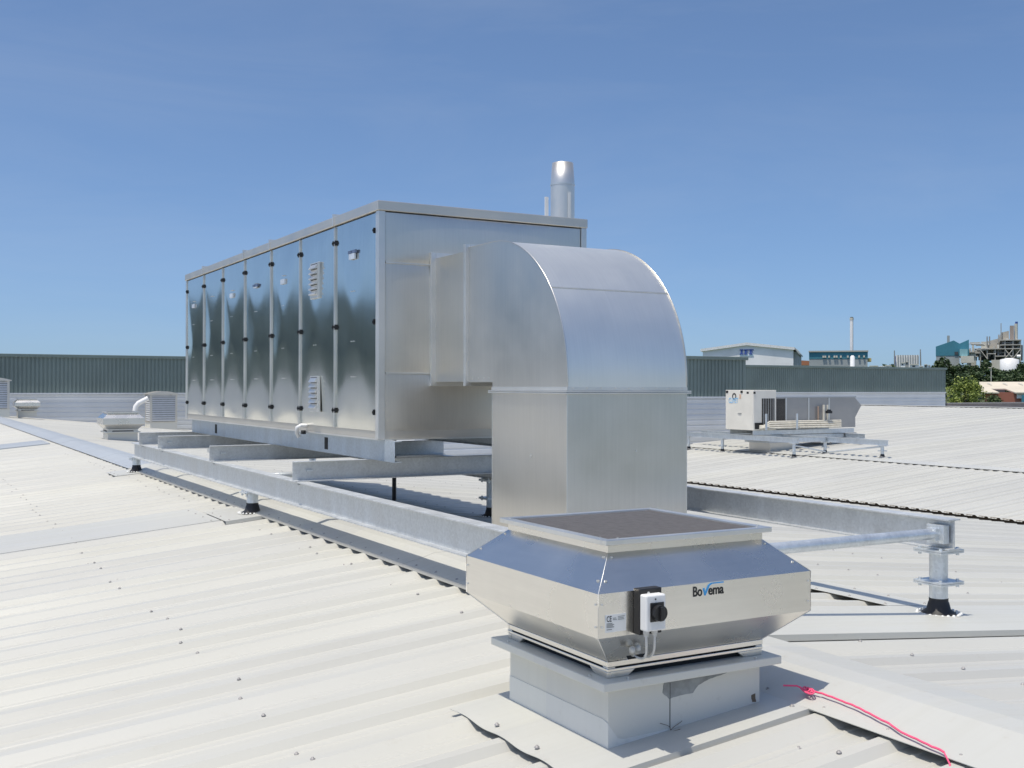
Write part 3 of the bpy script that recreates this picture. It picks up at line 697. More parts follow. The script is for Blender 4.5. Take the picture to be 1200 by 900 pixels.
for gx in (wx0+.016, wx0+.055): g.tube([(gx, YF-.062, zb+.002), (gx, YF-.062, zb-.017), (gx, YF-.062, zb-.017), (gx, YF-.062, zb-.026)], [.012, .012, .009, .009], 8)
g.build('cable_gland', M['grey_plastic'], sw)
g = MB(); g2 = MB()
ex = on_y(735, 766, YF+.09); ey = YF+.085
for k, (gx, dx) in enumerate(((wx0+.016, -.035), (wx0+.055, -.012))):
    e = Vector((ex.x+.012+.035*k, ey-.012+.012*k, ex.z-.002)); s0 = Vector((gx, YF-.062, zb-.026))
    pts = []
    for i in range(17):
        t = i/16; c1 = s0+Vector((.004, 0, -.075)); c2 = e+Vector((.05, -.03, -.035))
        pts.append(s0*(1-t)**3+c1*3*t*(1-t)**2+c2*3*t*t*(1-t)+e*t**3)
    g.tube(pts, .0048, 8)
    d = Vector((-.35, -.45, .9)).normalized(); g2.tube([e+Vector((0, 0, -.008)), e+d*.012, e+d*.012, e+d*.036, e+d*.040], [.009, .009, .0125, .0125, .006], 10)
g.build('cable', M['grey_plastic'], fan); g2.build('cable_gland', M['grey_plastic'], fan)
mb = MB(); mb.add([(ex.x-.02, ey-.024, ex.z-.014), (ex.x+.07, ey-.024, ex.z-.014), (ex.x+.07, ey-.012, ex.z-.002), (ex.x-.02, ey-.012, ex.z-.002)], [(0, 1, 2, 3)])
mb.v = [v+Vector((0, -.004, 0)) for v in mb.v]; mb.build('gland_plate', M['dark'], fan)
# maker's plate and lettering
a = on_y(709, 721, YF); b = on_y(733.5, 738.5, YF); w = b.x-a.x; hgt = a.z-b.z
mb = MB(); mb.box(a.x, b.x, YF-.0015, YF-.0002, b.z, a.z); lp = mb.build('rating_plate', M['label'], fan)
text('printing', 'CE', .030, (a.x+.006, YF-.0016, a.z-.026), (1, 0, 0), (0, 0, 1), M['ink'], lp, .0004, .0002, w*.24)
mb = MB()
for k, (u0, u1, v) in enumerate(((.36, .52, .22), (.36, .55, .30), (.60, .92, .15), (.60, .88, .24), (.60, .9, .32), (.06, .34, .50), (.06, .42, .57), (.06, .36, .64), (.06, .42, .71), (.06, .32, .84))):
    mb.box(a.x+w*u0, a.x+w*u1, YF-.0019, YF-.0016, a.z-hgt*v-.0016, a.z-hgt*v+.0016)
mb.build('fine_print', M['patch'], lp)
a = on_y(811.5, 699.2, YF); b = on_y(848, 694.5, YF); tw = b.x-a.x; hh = .055
bo = text('lettering', 'Bo', hh, (a.x, YF-.0008, a.z), (1, 0, 0), (0, 0, 1), M['ink'], fan, .0012, .0004, tw*.305)
em = text('lettering', 'ema', hh, (a.x+tw*.50, YF-.0008, a.z), (1, 0, 0), (0, 0, 1), M['ink'], fan, .0012, .0004, tw*.50)
mb = MB(); X = a.x+tw*.325; z = a.z; sx = tw*.175
mb.prism([(X, z+.027), (X+.008, z+.030), (X+sx*.42, z+.013), (X+sx*.95, z+.040), (X+sx*1.5, z+.047), (X+tw*.67, z+.047), (X+tw*.67, z+.042), (X+sx*1.7, z+.042), (X+sx*1.25, z+.036), (X+sx*.50, z-.001), (X+sx*.28, z-.001)], 1, YF-.0016, YF-.0006)
mb.build('tick_emblem', M['blue_ink'], fan)
# sealant smears on the curb's front face
YC = FY-H['curb']
def blob(name, pts, mat, off=.0015):
    P = [on_y(px, py, YC) for px, py in pts]; out = []
    for i in range(len(P)):
        p, q = P[i], P[(i+1) % len(P)]
        for k in range(5):
            t = k/5; v = p.lerp(q, t); j = .004
            out.append((v.x+j*noise.noise(v*55), v.z+j*noise.noise(v*55+Vector((9, 3, 1)))))
    m_ = MB(); m_.prism(out, 1, YC-off, YC-.0001); return m_.build(name, mat, curb)
hc = H['curb']; m_ = MB()
m_.prism([(FY-hc-.002, roof(FX-hc)-.04), (FY+hc+.002, roof(FX-hc)-.04), (FY+hc+.002, -1.312), (FY-hc+.03, -1.312), (FY-hc-.002, -1.322)], 0, FX-hc-.0025, FX-hc-.0002)
m_.prism([(FX-hc-.002, roof(FX-hc)-.04), (FX-.075, roof(FX-.075)-.04), (FX-.075, -1.385), (FX-hc+.075, -1.392), (FX-hc+.045, -1.385), (FX-hc-.002, -1.322)], 1, YC-.0022, YC-.0002)
m_.build('flashing_collar', M['collar'], curb)
blob('sealant_smear', [(778, 799), (790, 793), (830, 783), (858, 782), (856, 787), (835, 794), (818, 803), (812, 812), (792, 816), (784, 820), (776, 812)], M['patch'])
blob('sealant_smear', [(783, 858), (798, 852), (812, 851), (810, 860), (796, 866), (785, 866)], M['patch'])
blob('rust_stain', [(880, 815), (885, 812), (885.5, 823), (881, 823)], M['brown'], .001)
mb = MB(); p = on_y(785, 800, YC); q = on_y(785, 862, YC); mb.box(p.x-.0012, p.x+.0012, YC-.002, YC-.0002, q.z, p.z); build_each(mb, 'corner_seam', M['dark'], curb)
mb = MB()
for k in range(5):
    p = on_y(785, 856, YC-.004); pts = [p+Vector((.03*sin(t*4+k)*t+.015*(k-2)*t, -.004-.02*t*(k % 2), -.012+.05*t*cos(k*1.7))) for t in [i/8 for i in range(9)]]; mb.tube(pts, .0012, 5)
mb.build('sealant_strings', M['brown'], curb)

# ------------------------------------------------------------------ louvred vents and white flue bend by the far wall
def louvre(cx, cy, w, d, z1, label):
    zr = roof(cx); r = thing('louvred_vent', (cx, cy, zr), label, 'louvre vent', 'louvred roof vents by the far wall')
    mb = MB(); mb.box(cx-w/2, cx+w/2, cy-d/2, cy+d/2, zr-.1, zr+.33); mb.build('curb', M['curb'], r, .01)
    zb = zr+.36; mb = MB()
    for i in (-1, 1):
        for j in (-1, 1): mb.box(cx+i*(w/2-.05)-.05, cx+i*(w/2-.05)+.05, cy+j*(d/2-.05)-.05, cy+j*(d/2-.05)+.05, zb, z1-.16)
    mb.box(cx-w/2-.03, cx+w/2+.03, cy-d/2-.03, cy+d/2+.03, zr+.33, zb); mb.build('frame', M['cap'], r)
    mb = MB(); n = 12
    for k in range(n):
        z = zb+.03+(z1-.2-zb)*k/n; h = (z1-.2-zb)/n
        for s in (-1, 1):
            ya = cy+s*(d/2); mb.add([(cx-w/2+.1, ya, z), (cx+w/2-.1, ya, z), (cx+w/2-.1, ya-s*.03, z+h*.74), (cx-w/2+.1, ya-s*.03, z+h*.74)], [(0, 1, 2, 3)])
            xa = cx+s*(w/2); mb.add([(xa, cy-d/2+.1, z), (xa, cy+d/2-.1, z), (xa-s*.03, cy+d/2-.1, z+h*.74), (xa-s*.03, cy-d/2+.1, z+h*.74)], [(0, 1, 2, 3)])
    mb.build('slats', M['slat'], r)
    mb = MB(); mb.box(cx-w/2+.045, cx+w/2-.045, cy-d/2+.045, cy+d/2-.045, zb, z1-.2); mb.build('inner_void', M['patch'], r)
    mb = MB(); nn = 10; prof = [(cx-w/2-.08, z1-.17)]+[(cx-w/2-.08+(w+.16)*k/nn, z1-.13+.13*sin(pi*k/nn)) for k in range(nn+1)]+[(cx+w/2+.08, z1-.17)]
    mb.prism(prof, 1, cy-d/2-.08, cy+d/2+.08); mb.build('curved_top', M['cap'], r)
louvre(11.42, 55.6, 1.30, 1.25, -.20, 'louvred roof vent with curved top next to the white flue bend')
louvre(3.62, 54.0, 1.5, 1.4, .44, 'louvred roof vent cut off by the left edge of the photo')
mb = MB(); p = at_d(158, 476, 51); q = at_d(171, 468, 51.2); zr = roof(p.x)
mb.tube([(p.x, p.y, zr-.02), (p.x, p.y, p.z-.25), (p.x+.04, p.y, p.z-.02), (p.x+.16, p.y, p.z+.14), q, q+(q-Vector((p.x+.16, p.y, p.z+.14)))*.3], .115, 14)
tag(mb.build('flue_bend', M['white'], loc=(p.x, p.y, zr)), 'thick white flue bend poking up behind the second roof fan', 'flue')

# ------------------------------------------------------------------ second plant: white condenser with long duct box
CX0, CX1, CX2, CY0, CY1 = 28.4, 29.56, 33.9, 31.5, 33.1
un = thing('condensing_unit', (28.98, 32.3, -1.62), 'white condensing unit at the left end of the distant rooftop plant', 'condenser')
mb = MB(); mb.box(CX0, CX1, CY0, CY1, -1.62, -.08); mb.build('cabinet', M['ivory'], un, .015)
mb = MB(); mb.box(CX0+.42, CX1-.10, CY0-.012, CY0-.002, -1.48, -.40); co = mb.build('coil_opening', M['coil'], un)
mb = MB()
for k in range(5): x = CX0+.50+k*.12; mb.box(x-.006, x+.006, CY0-.02, CY0-.0125, -1.48, -.40)
mb.build('coil_guard', M['galv'], co)
mb = MB(); mb.box(CX0+.06, CX0+.46, CY0-.02, CY0-.0125, -1.57, -1.33); mb.build('pipe_opening', M['dark'], un)
mb = MB()
for (px, py) in ((852, 459), (869, 459)): p = on_x(px, py, CX0-.01); mb.box(CX0-.015, CX0-.001, p.y-.06, p.y+.06, p.z-.05, p.z+.04)
for px in (876, 884): p = on_y(px, 460, CY0); mb.box(p.x-.05, p.x+.05, CY0-.014, CY0-.001, p.z-.05, p.z+.03)
build_each(mb, 'lid_clip', M['black'], un)
p = on_x(860.5, 464.5, CX0); mb = MB(); n = 16
ring = [((.16 if k % 2 == 0 else .09), a) for a in [0] for k in (0, 1)]
vs = []
for rr in (.12, .07):
    for k in range(n): a = 2*pi*k/n; vs.append((CX0-.006, p.y+rr*cos(a), p.z+rr*sin(a)*1.1))
mb.add(vs, [(k, (k+1) % n, n+(k+1) % n, n+k) for k in range(n)]); mb.build('ring_emblem', M['ink'], un)
a = on_x(854, 472, CX0); b = on_x(865, 472, CX0)
text('lettering', 'CLIVET', .28, (CX0-.004, a.y, a.z), (0, -1, 0), (0, 0, 1), M['pale_blue'], un, .006, .002, abs(b.y-a.y))
mb = MB(); p = on_x(867.5, 464.5, CX0); mb.box(CX0-.006, CX0-.001, p.y-.05, p.y+.05, p.z-.09, p.z+.08); mb.build('warning_sticker', M['orange'], un)
mb = MB(); p = on_x(867, 484.5, CX0); mb.box(CX0-.02, CX0-.001, p.y-.1, p.y+.1, p.z-.015, p.z+.015); mb.build('handle', M['patch'], un)
bx = thing('duct_box', (31.7, 32.3, -1.62), 'long grey sheet metal plant box joined to the white condenser', 'plant box')
M['box'] = sheet_metal('dull_grey_box', (.42, .41, .40), .5, (3, 3, 3), smudge=.2, metal=.6)
mb = MB(); mb.box(CX1+.02, CX2, CY0+.06, CY1, -1.58, -.38); mb.build('casing', M['box'], bx)
mb = MB(); mb.box(CX1+.0, CX2+.02, CY0+.03, CY1, -.378, -.32); mb.build('lid', M['cap_grey'], bx)
mb = MB(); mb.box(CX1+.06, CX1+.50, CY0+.045, CY0+.058, -1.5, -.42); mb.build('painted_shadow', M['coil'], bx)  # flat dark plate on the casing; the shade is only its colour
for x in (CX1+.55, CX1+1.75, CX1+2.85): mb = MB(); mb.box(x-.03, x+.03, CY0+.04, CY0+.058, -1.57, -.385); mb.build('panel_rib', M['alu'], bx)
mb = MB(); mb.prism([(CX2+.001, -1.2), (CX2+.001, -.40), (CX2+.04, -.42), (CX2+.36, -.70)], 1, CY0+.08, CY1-.02); mb.build('intake_hood', M['box'], bx)
mb = MB(); mb.box(CX0+.1, CX2-.05, CY0+.08, CY0+.16, -1.80, -1.63); mb.box(CX0+.1, CX2-.05, CY1-.16, CY1-.08, -1.80, -1.63); build_each(mb, 'base_rail', M['galv_l'], bx)
mb = MB(); p = on_y(912, 524, CY0+.5); mb.box(p.x-.6, p.x+.55, CY0+.3, CY1-.1, roof(p.x)-.05, -1.81); mb.build('drop_duct', M['panel'], bx)
mb = MB(); mb.box(p.x-.75, p.x+.7, CY0+.2, CY1, roof(p.x)+.28, roof(p.x)+.34); mb.build('drop_flange', M['galv'], bx)
p = on_y(986, 524, CY0+.6); mb = MB(); mb.box(p.x-.75, p.x+.65, CY0+.4, CY1-.1, roof(p.x)-.05, -1.80); mb.build('drop_duct', M['duct'], bx)
mb = MB(); mb.box(p.x-.95, p.x+.9, CY0+.25, CY1, roof(p.x)+.08, roof(p.x)+.13); mb.build('drop_flange', M['galv'], bx)
pp = thing('refrigerant_pipes', (30.8, 31.3, -1.6), 'row of beige lagged pipes running along the front of the grey plant box', 'pipes')
pe = on_y(985, 500, CY0-.1).x
for k, z in enumerate((-1.30, -1.37, -1.45, -1.53)):
    mb = MB(); y = CY0-.12-.05*k; mb.tube([(CX0+.30, CY0+.0, -1.46-.03*k), (CX0+.42, y, -1.45-.02*k), (CX0+.7, y, z), (pe-.05*k, y, z)], .038, 8); mb.build('pipe', M['beige_pipe'], pp)
for px in (897, 933):
    mb = MB(); x = on_y(px, 490, CY0-.3).x; mb.box(x-.04, x+.04, CY0-.36, CY0-.32, -1.60, -.98); mb.build('support_post', M['galv_l'], pp)
mb = MB(); x = on_y(968, 480, CY0-.12).x
for q, r in ((-.12, .05), (.08, .035)): mb.tube([(x+q, CY0-.12, -1.5), (x+q, CY0-.12, -.66)], r, 8)
mb.build('riser_pipe', M['beige_pipe'], pp)
mb = MB(); mb.box(x-.08, x+.2, CY0-.26, CY0-.165, -1.0, -.9); mb.tube([(x+.0, CY0-.2, -.88), (x+.16, CY0-.2, -.88)], .035, 8); mb.build('valve', M['black'], pp)
mb = MB(); mb.tube([(x-.32, CY0-.02, -1.3), (x-.32, CY0-.02, -.72)], .03, 8); mb.build('copper_pipe', plain('copper_pipe', (.36, .26, .20), .6), pp)
f2r = thing('support_frame', (30, 31, -2.6), 'smaller galvanised frame with braced legs under the distant white plant', 'steel frame')
ZA1, ZA0 = -1.815, -2.0
ibeam(28.5, 29.2, 36.6, ZA0, ZA1, .12, .011, 'beam', M['galv_l'], f2r); ibeam(30.06, 26.5, 36.6, ZA0, ZA1, .12, .011, 'beam', M['galv_l'], f2r); ibeam(33.4, 30.6, 36.6, ZA0, ZA1, .12, .011, 'beam', M['galv_l'], f2r)
for Y, xa, xb in ((29.42, 28.57, 30.0), (31.7, 28.57, 33.34), (32.95, 28.57, 33.34)):
    mb = MB(); mb.box(xa, xb, Y-.05, Y+.05, ZA0+.02, ZA1-.015); mb.build('cross_beam', M['galv_l'], f2r)
for X, Y in ((28.5, 29.45), (28.5, 33.4), (28.5, 35.5), (30.06, 29.45), (30.06, 26.75), (33.4, 31.0), (33.4, 36)): leg(X, Y, roof(X)+.012, ZA0-.002, f2r)
mb = MB(); mb.tube([(28.5, 29.38, -2.1), (30.0, 29.38, -2.36)], .03, 8); mb.build('brace', M['galv_l'], f2r)
mb = MB(); mb.tube([(30.06, 29.35, -2.38), (30.06, 26.85, -2.06)], .03, 8); mb.build('brace', M['galv_l'], f2r)

# ------------------------------------------------------------------ far things beyond the roof
def rect_at(D, px0, px1, py0, py1):
    """centre, half width, z range of a camera-facing rectangle D metres ahead"""
    a = at_d(px0, py0, D); b = at_d(px1, py1, D); return a, b
def place_frame(D, px): 
    """local frame on far land: x to the right, y away"""
    c = at_d(px, 454, D); return Vector((c.x, c.y, 0)), Vector((R_.x, R_.y, 0)).normalized(), Vector((FW.x, FW.y, 0)).normalized()
class Far:
    """build in pixel-derived widths at a real distance; real depth behind"""
    def __init__(s, D, px, rot=None):
        s.D = D; s.c, s.x, s.y = place_frame(D, px); s.px = px
        a = math.atan((px-600)/F_PX) if rot is None else radians(rot)
        s.x, s.y = s.x*cos(a)-s.y*sin(a), s.x*sin(a)+s.y*cos(a)
    def X(s, px): return (px-s.px)*s.D/F_PX
    def Z(s, py): return (454.3-py)*s.D/F_PX
    def P(s, x, y, z): return s.c+s.x*x+s.y*y+Vector((0, 0, z))
    def box(s, mb, px0, px1, py0, py1, y0, y1):
        a = MB(); a.box(s.X(px0), s.X(px1), y0, y1, s.Z(py1) if py1 is not None else s.g(), s.Z(py0)); mb.add([s.P(*v) for v in a.v], a.f)
    def prism(s, mb, pts, y0, y1):
        a = MB(); a.prism([(s.X(u), s.Z(v)) for u, v in pts], 1, y0, y1); mb.add([s.P(*v) for v in a.v], a.f)
    def tube(s, mb, pts, r, n=8):
        mb.tube([s.P(s.X(u), y, s.Z(v)) for u, v, y in pts], r, n)
    def g(s): return land_z(s.D)-.3
    def base(s): return s.P(0, 0, land_z(s.D))
fm = {k: plain('far_'+k, c, .7, 0, .08, .4) for k, c in dict(white=(.86, .86, .86), teal=(.05, .21, .28), teal_l=(.22, .42, .46), grey=(.36, .39, .39), beige=(.46, .44, .39), steel=(.33, .34, .33), dark=(.06, .07, .08), terracotta=(.40, .17, .09), roofb=(.62, .56, .45), brick=(.32, .12, .08), blue=(.05, .10, .35), cream=(.6, .58, .5)).items()}
# white gabled warehouse
F = Far(170, 875, 17); r = thing('warehouse', F.base(), 'white gabled warehouse with blue letters behind the green block', 'warehouse')
mb = MB(); F.prism(mb, [(824, 500), (824, 408.5), (875, 402.5), (928, 408.5), (928, 500)], 0, 13); mb.build('wall', fm['white'], r)
mb = MB(); F.prism(mb, [(821.5, 408.2), (875, 401), (929.5, 407.2), (929.5, 410.2), (875, 404.2), (821.5, 411.2)], -.35, 13.5); mb.build('roof', plain('white_trim', (.8, .8, .79), .5), r)
mb = MB(); F.prism(mb, [(929.6, 407.3), (935, 414), (935, 416), (929.6, 409)], -.3, 13.5); F.box(mb, 928.1, 933.5, 412, 500, .5, 13); mb.build('side_bay', fm['grey'], r)
o1 = F.P(F.X(867), -.05, F.Z(415))
for k, (ch, wpx) in enumerate((('I', 4.2), ('F', 5.2), ('F', 5.2))):
    x0 = [867, 872.0, 877.8][k]; m_ = MB()
    def bx_(u0, u1, v0, v1): F.box(m_, u0, u1, v0, v1, -.12, -.02)
    if ch == 'I': bx_(x0, x0+4.4, 409, 410.2); bx_(x0+1.2, x0+3.2, 410.2, 413.8); bx_(x0, x0+4.4, 413.8, 415)
    else: bx_(x0, x0+5.2, 409, 410.3); bx_(x0+.8, x0+2.8, 410.3, 413.9); bx_(x0, x0+3.6, 413.9, 415); bx_(x0+2.8, x0+4.3, 411.5, 412.5)
    m_.build('letter', fm['blue'], r)
m_ = MB(); F.box(m_, 867, 883, 416.0, 416.3, -.1, -.02); m_.build('letter_underline', M['pale_blue'], r)
# terracotta house
F = Far(230, 941); r = thing('house', F.base(), 'orange tiled roof peeping up right of the white warehouse', 'house')
mb = MB(); F.box(mb, 932, 950, 427, None, 0, 8); mb.build('wall', fm['cream'], r)
mb = MB(); F.prism(mb, [(931, 427.5), (934, 421.5), (949, 422.5), (951, 427.5)], -.4, 8.4); mb.build('roof', fm['terracotta'], r)
# teal shed with stack
F = Far(210, 982); r = thing('shed', F.base(), 'low teal and grey shed with a row of small lights under its eave', 'shed')
mb = MB(); F.box(mb, 949.5, 1015, 420, 480, 0, 22); mb.build('lower_wall', fm['grey'], r)
mb = MB(); F.box(mb, 949.3, 1015.2, 412, 419.9, -.05, 22.1); mb.build('upper_wall', fm['teal'], r)
mb = MB(); F.box(mb, 948.8, 1015.8, 410.3, 411.9, -.3, 22.4); mb.build('roof_edge', fm['beige'], r)
mb = MB(); F.box(mb, 971.5, 975, 409.2, 410.2, 5, 8); mb.build('roof_vent', fm['beige'], r)
for px in (964.5, 966.8, 971, 977, 979.5, 984.2, 992, 1004.5, 1010):
    m_ = MB(); F.box(m_, px, px+2.0, 416.2, 418.6, -.35, -.06); m_.build('wall_light', fm['cream'], r)
mb = MB(); F.box(mb, 1015.5, 1019.5, 419, 423, 2, 6); mb.build('lean_to', plain('yellow_panel', (.6, .5, .2), .6), r)
F = Far(235, 998); r = thing('chimney_stack', F.base(), 'tall slim white chimney stack behind the teal shed', 'chimney')
mb = MB(); F.tube(mb, [(998, 480, 0), (998, 372.6, 0)], .36, 14); mb.build('shaft', fm['white'], r)
mb = MB(); F.tube(mb, [(998, 374.5, 0), (998, 371.8, 0)], .42, 14); mb.build('rim', fm['cream'], r)
mb = MB(); F.tube(mb, [(998, 371.7, 0), (998, 370.9, 0)], .30, 14); mb.build('dark_tip', fm['dark'], r)
F = Far(205, 999); mb = MB(); F.tube(mb, [(999, 480, 0), (999, 417.5, 0), (999, 416, 0)], [.42, .42, .2], 14)
tag(mb.build('silo', fm['white'], loc=F.base()), 'slim white silo standing against the teal shed wall', 'silo')
# white ribbed plant and yard clutter
F = Far(330, 1063); r = thing('cooling_plant', F.base(), 'white ribbed plant building with a blue end and two thin masts', 'building')
mb = MB(); F.box(mb, 1050.5, 1076, 415.5, None, 0, 12); mb.build('wall', fm['white'], r)
mb = MB(); F.box(mb, 1048.6, 1050.4, 416.5, None, .2, 12); mb.build('end_wall', fm['blue'], r)
mb = MB()
for k in range(9): F.box(mb, 1052.5+k*2.7, 1053.6+k*2.7, 415.3, 430, -.25, -.02)
mb.build('wall_ribs', fm['grey'], r)
for px, py in ((1049, 410), (1077.5, 409)): m_ = MB(); F.tube(m_, [(px, 434, -1), (px, py, -1)], .16, 6); F.tube(m_, [(px+1, 434, -1), (px+.3, py+3, -1)], .10, 6); m_.build('mast', fm['steel'], r)
F = Far(290, 1065)
clut = [(1021, 1031, 427.5, 'white'), (1032.5, 1038, 428, 'cream'), (1038.5, 1046, 427.2, 'white'), (1056, 1061, 424, 'white'), (1061.5, 1064.5, 422.8, 'steel'), (1066.5, 1076, 426, 'white'), (1076.5, 1081, 428, 'cream'), (1082, 1085.5, 426.2, 'grey'), (1086.2, 1088.6, 427, 'white')]
lab = ['low white flat roofed cabin right of the teal shed', 'tiny cream cabin between two low white cabins', 'low white cabin left of the dark bush on the skyline', 'white tank cabin in front of the ribbed plant', 'slim grey tank below the ribbed white plant', 'long white cabin under the right end of the ribbed plant', 'cream cabin below the right hand mast', 'grey box cabin right of the masts', 'last small white cabin before the teal factory']
for (a, b, t, mk), L in zip(clut, lab):
    r = thing('cabin', F.P(F.X((a+b)/2), 0, land_z(290)), L, 'cabin', 'yard cabins on the skyline')
    mb = MB(); F.box(mb, a, b, t+.9, None, 0, 3); mb.build('wall', fm[mk], r)
    mb = MB(); F.prism(mb, [(a-.3, t+.9), (a+.6, t), (b-.6, t), (b+.3, t+.9)], -.2, 3.2); mb.build('roof', fm['cream' if mk != 'cream' else 'white'], r)
    mb = MB(); F.box(mb, a+(b-a)*.25, a+(b-a)*.6, t+1.8, t+3.2, -.06, .0); mb.build('window', fm['dark'], r)
# teal factory
F = Far(300, 1117); r = thing('factory', F.base(), 'teal saw tooth roofed factory left of the refinery', 'factory')
mb = MB(); F.prism(mb, [(1098, 416), (1098, 405.2), (1117.5, 398.2), (1124, 402), (1134, 397.4), (1134, 416)], 0, 26); mb.build('upper_wall', fm['teal'], r)
mb = MB(); F.box(mb, 1098.3, 1124, 416.1, None, .1, 26); mb.build('lower_wall', fm['grey'], r)
mb = MB(); F.box(mb, 1110.2, 1113.2, 391.6, 403, 4, 5.5); mb.build('chimney', fm['steel'], r)
mb = MB(); F.box(mb, 1124, 1132.5, 409, 417, -4, -.1); mb.build('teal_bay', fm['teal_l'], r)
mb = MB(); F.box(mb, 1125, 1139, 417.1, 425, -5, -.1); mb.build('loading_bay', fm['cream'], r)
mb = MB(); F.box(mb, 1118.5, 1122.5, 411.5, 415, -.15, -.02); mb.build('dark_vent', fm['dark'], r)
# refinery
F = Far(310, 1165); r = thing('refinery_plant', F.base(), 'tangled grey steel refinery towers rising above the trees at the right', 'refinery')
mb = MB(); F.prism(mb, [(1158, 412), (1158, 398), (1171, 394.5), (1172, 388), (1181, 386), (1181, 412)], 6, 14); mb.build('process_block', fm['beige'], r)
mb = MB(); F.box(mb, 1182, 1186.3, 380.5, 398, 3, 7); mb.build('tower', plain('rust_tower', (.34, .28, .24), .8), r)
mb = MB(); F.tube(mb, [(1188.6, 420, 4), (1188.6, 378.2, 4)], .45, 10); mb.build('stack', fm['cream'], r)
mb = MB(); F.tube(mb, [(1189, 378.1, 4), (1189, 375.8, 4)], .36, 10); mb.build('stack_tip', fm['blue'], r)
mb = MB(); F.box(mb, 1170, 1193, 398, 412, 9, 12); F.box(mb, 1150, 1196, 409, 421, 8, 11); mb.build('painted_shade', fm['dark'], r)  # dark slabs behind the steelwork, inner shade given as plain colour
mb = MB()
for px in (1139, 1150, 1157.5, 1166, 1176.5, 1185, 1193, 1197): F.box(mb, px-.5, px+.7, 398 if px > 1169 else 407, None, 0, 1.0)
for py, a, b in ((407.5, 1150, 1193), (397.5, 1171, 1194), (416, 1166, 1185), (412.2, 1132, 1150), (403, 1171, 1193)): F.box(mb, a, b, py, py+1.0, -.3, 8)
for a, b, u, v in ((1176.5, 1185, 409, 420), (1185, 1176.5, 409, 420), (1150, 1157, 409, 419), (1193, 1185, 409, 420)): F.tube(mb, [(a, u, -.4), (b, v, -.4)], .14, 5)
mb.build('steel_frame', fm['beige'], r)
mb = MB(); rnd = random.Random(3)
for k in range(46):
    px = rnd.uniform(1133, 1195); lo = 402 if px < 1158 else (396 if px > 1170 else 400); t = rnd.uniform(lo, 412); F.tube(mb, [(px, t+rnd.uniform(4, 16), rnd.uniform(.5, 7)), (px, t, 3)], rnd.uniform(.10, .38), 6)
for k in range(22):
    px = rnd.uniform(1134, 1180); py = rnd.uniform(400, 420); y = rnd.uniform(-.5, 3); F.tube(mb, [(px, py, y), (px+rnd.uniform(4, 14), py, y)], rnd.uniform(.08, .2), 5)
mb.build('pipework', fm['steel'], r)
mb = MB(); F.box(mb, 1139, 1150, 399.5, 400.6, 2, 4); F.box(mb, 1141, 1143, 400.6, 412, 2, 4); F.box(mb, 1151, 1158, 399, 407, 2, 5); F.box(mb, 1136.5, 1145.5, 413, None, 0, 6); F.box(mb, 1162, 1171, 421, None, -1, 5); build_each(mb, 'vessel_housing', fm['cream'], r)
for a, b, t in ((1169.3, 1171, 390.5), (1172.0, 1173, 377)): m_ = MB(); F.box(m_, a, b, t, 400, 5, 5.6); m_.build('mast', fm['steel'], r)
for u in (1157.3, 1160): m_ = MB(); F.tube(m_, [(u, 404, 2), (u, 393, 2)], .18, 5); m_.build('vent_pipe', fm['steel'], r)
m_ = MB(); F.tube(m_, [(1189, 417.5, -1.5), (1193, 417.5, -1.5)], .55, 10); m_.build('vessel', plain('bright_vessel', (.8, .8, .78), .4), r)
F = Far(285, 1183); mb = MB(); F.tube(mb, [(1183, 436, 0), (1183, 420.5, 0), (1183, 418.8, 0)], [2.35, 2.35, .6], 8)
tag(mb.build('storage_tank', plain('white_tank_paint', (.8, .8, .8), .4), loc=F.base()), 'white eight sided storage tank among trees below the refinery', 'tank')
# brick building with a cream roof
F = Far(135, 1180); r = thing('brick_building', F.base(), 'low red brick building with cream sheet roof and notched eave', 'building')
mb = MB(); F.box(mb, 1156, 1240, 459, None, .8, 9); mb.build('wall', fm['brick'], r)
gz = lambda px, py, y: F.P(F.X(px), y, F.Z(py))
mb = MB(); mb.add([gz(1152, 459, 0), gz(1172, 459, 0), gz(1162.5, 454.8, 4), gz(1178, 454.6, 4), gz(1189, 459, 0), gz(1240, 459, 0), gz(1240, 446, 11), gz(1148, 446, 11)], [(0, 1, 2, 7), (2, 3, 6, 7), (3, 4, 5, 6)])
o = mb.build('roof', fm['roofb'], r); o.modifiers.new('t', 'SOLIDIFY').thickness = .15
for a in (1157, 1174.5, 1192): m_ = MB(); m_.add([gz(a, 448.6, 8.9), gz(a+1.5, 448.6, 8.9), gz(a+6.5, 450.6, 7.2), gz(a+5, 450.6, 7.2)], [(0, 1, 2, 3)]); m_.v = [v+Vector((0, 0, .12)) for v in m_.v]; m_.build('rooflight', fm['grey'], r)
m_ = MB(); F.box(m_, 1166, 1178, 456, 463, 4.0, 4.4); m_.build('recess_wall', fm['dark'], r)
m_ = MB(); F.box(m_, 1195.5, 1199, 462, None, -.4, -.1); m_.build('door', fm['teal'], r)
m_ = MB(); F.box(m_, 1190.5, 1203, 461, 466, .5, .78); m_.build('window', fm['white'], r)
F = Far(150, 1161.5); r = thing('lamp_post', F.base(), 'slim pale lamp post in front of the dark tree belt', 'lamp post')
mb = MB(); F.tube(mb, [(1161.5, 560, 0), (1161.5, 430.5, 0)], .06, 8); mb.build('pole', fm['cream'], r)
mb = MB(); F.box(mb, 1158.5, 1162, 429.7, 430.6, -.15, .15); mb.build('lamp_head', fm['cream'], r)

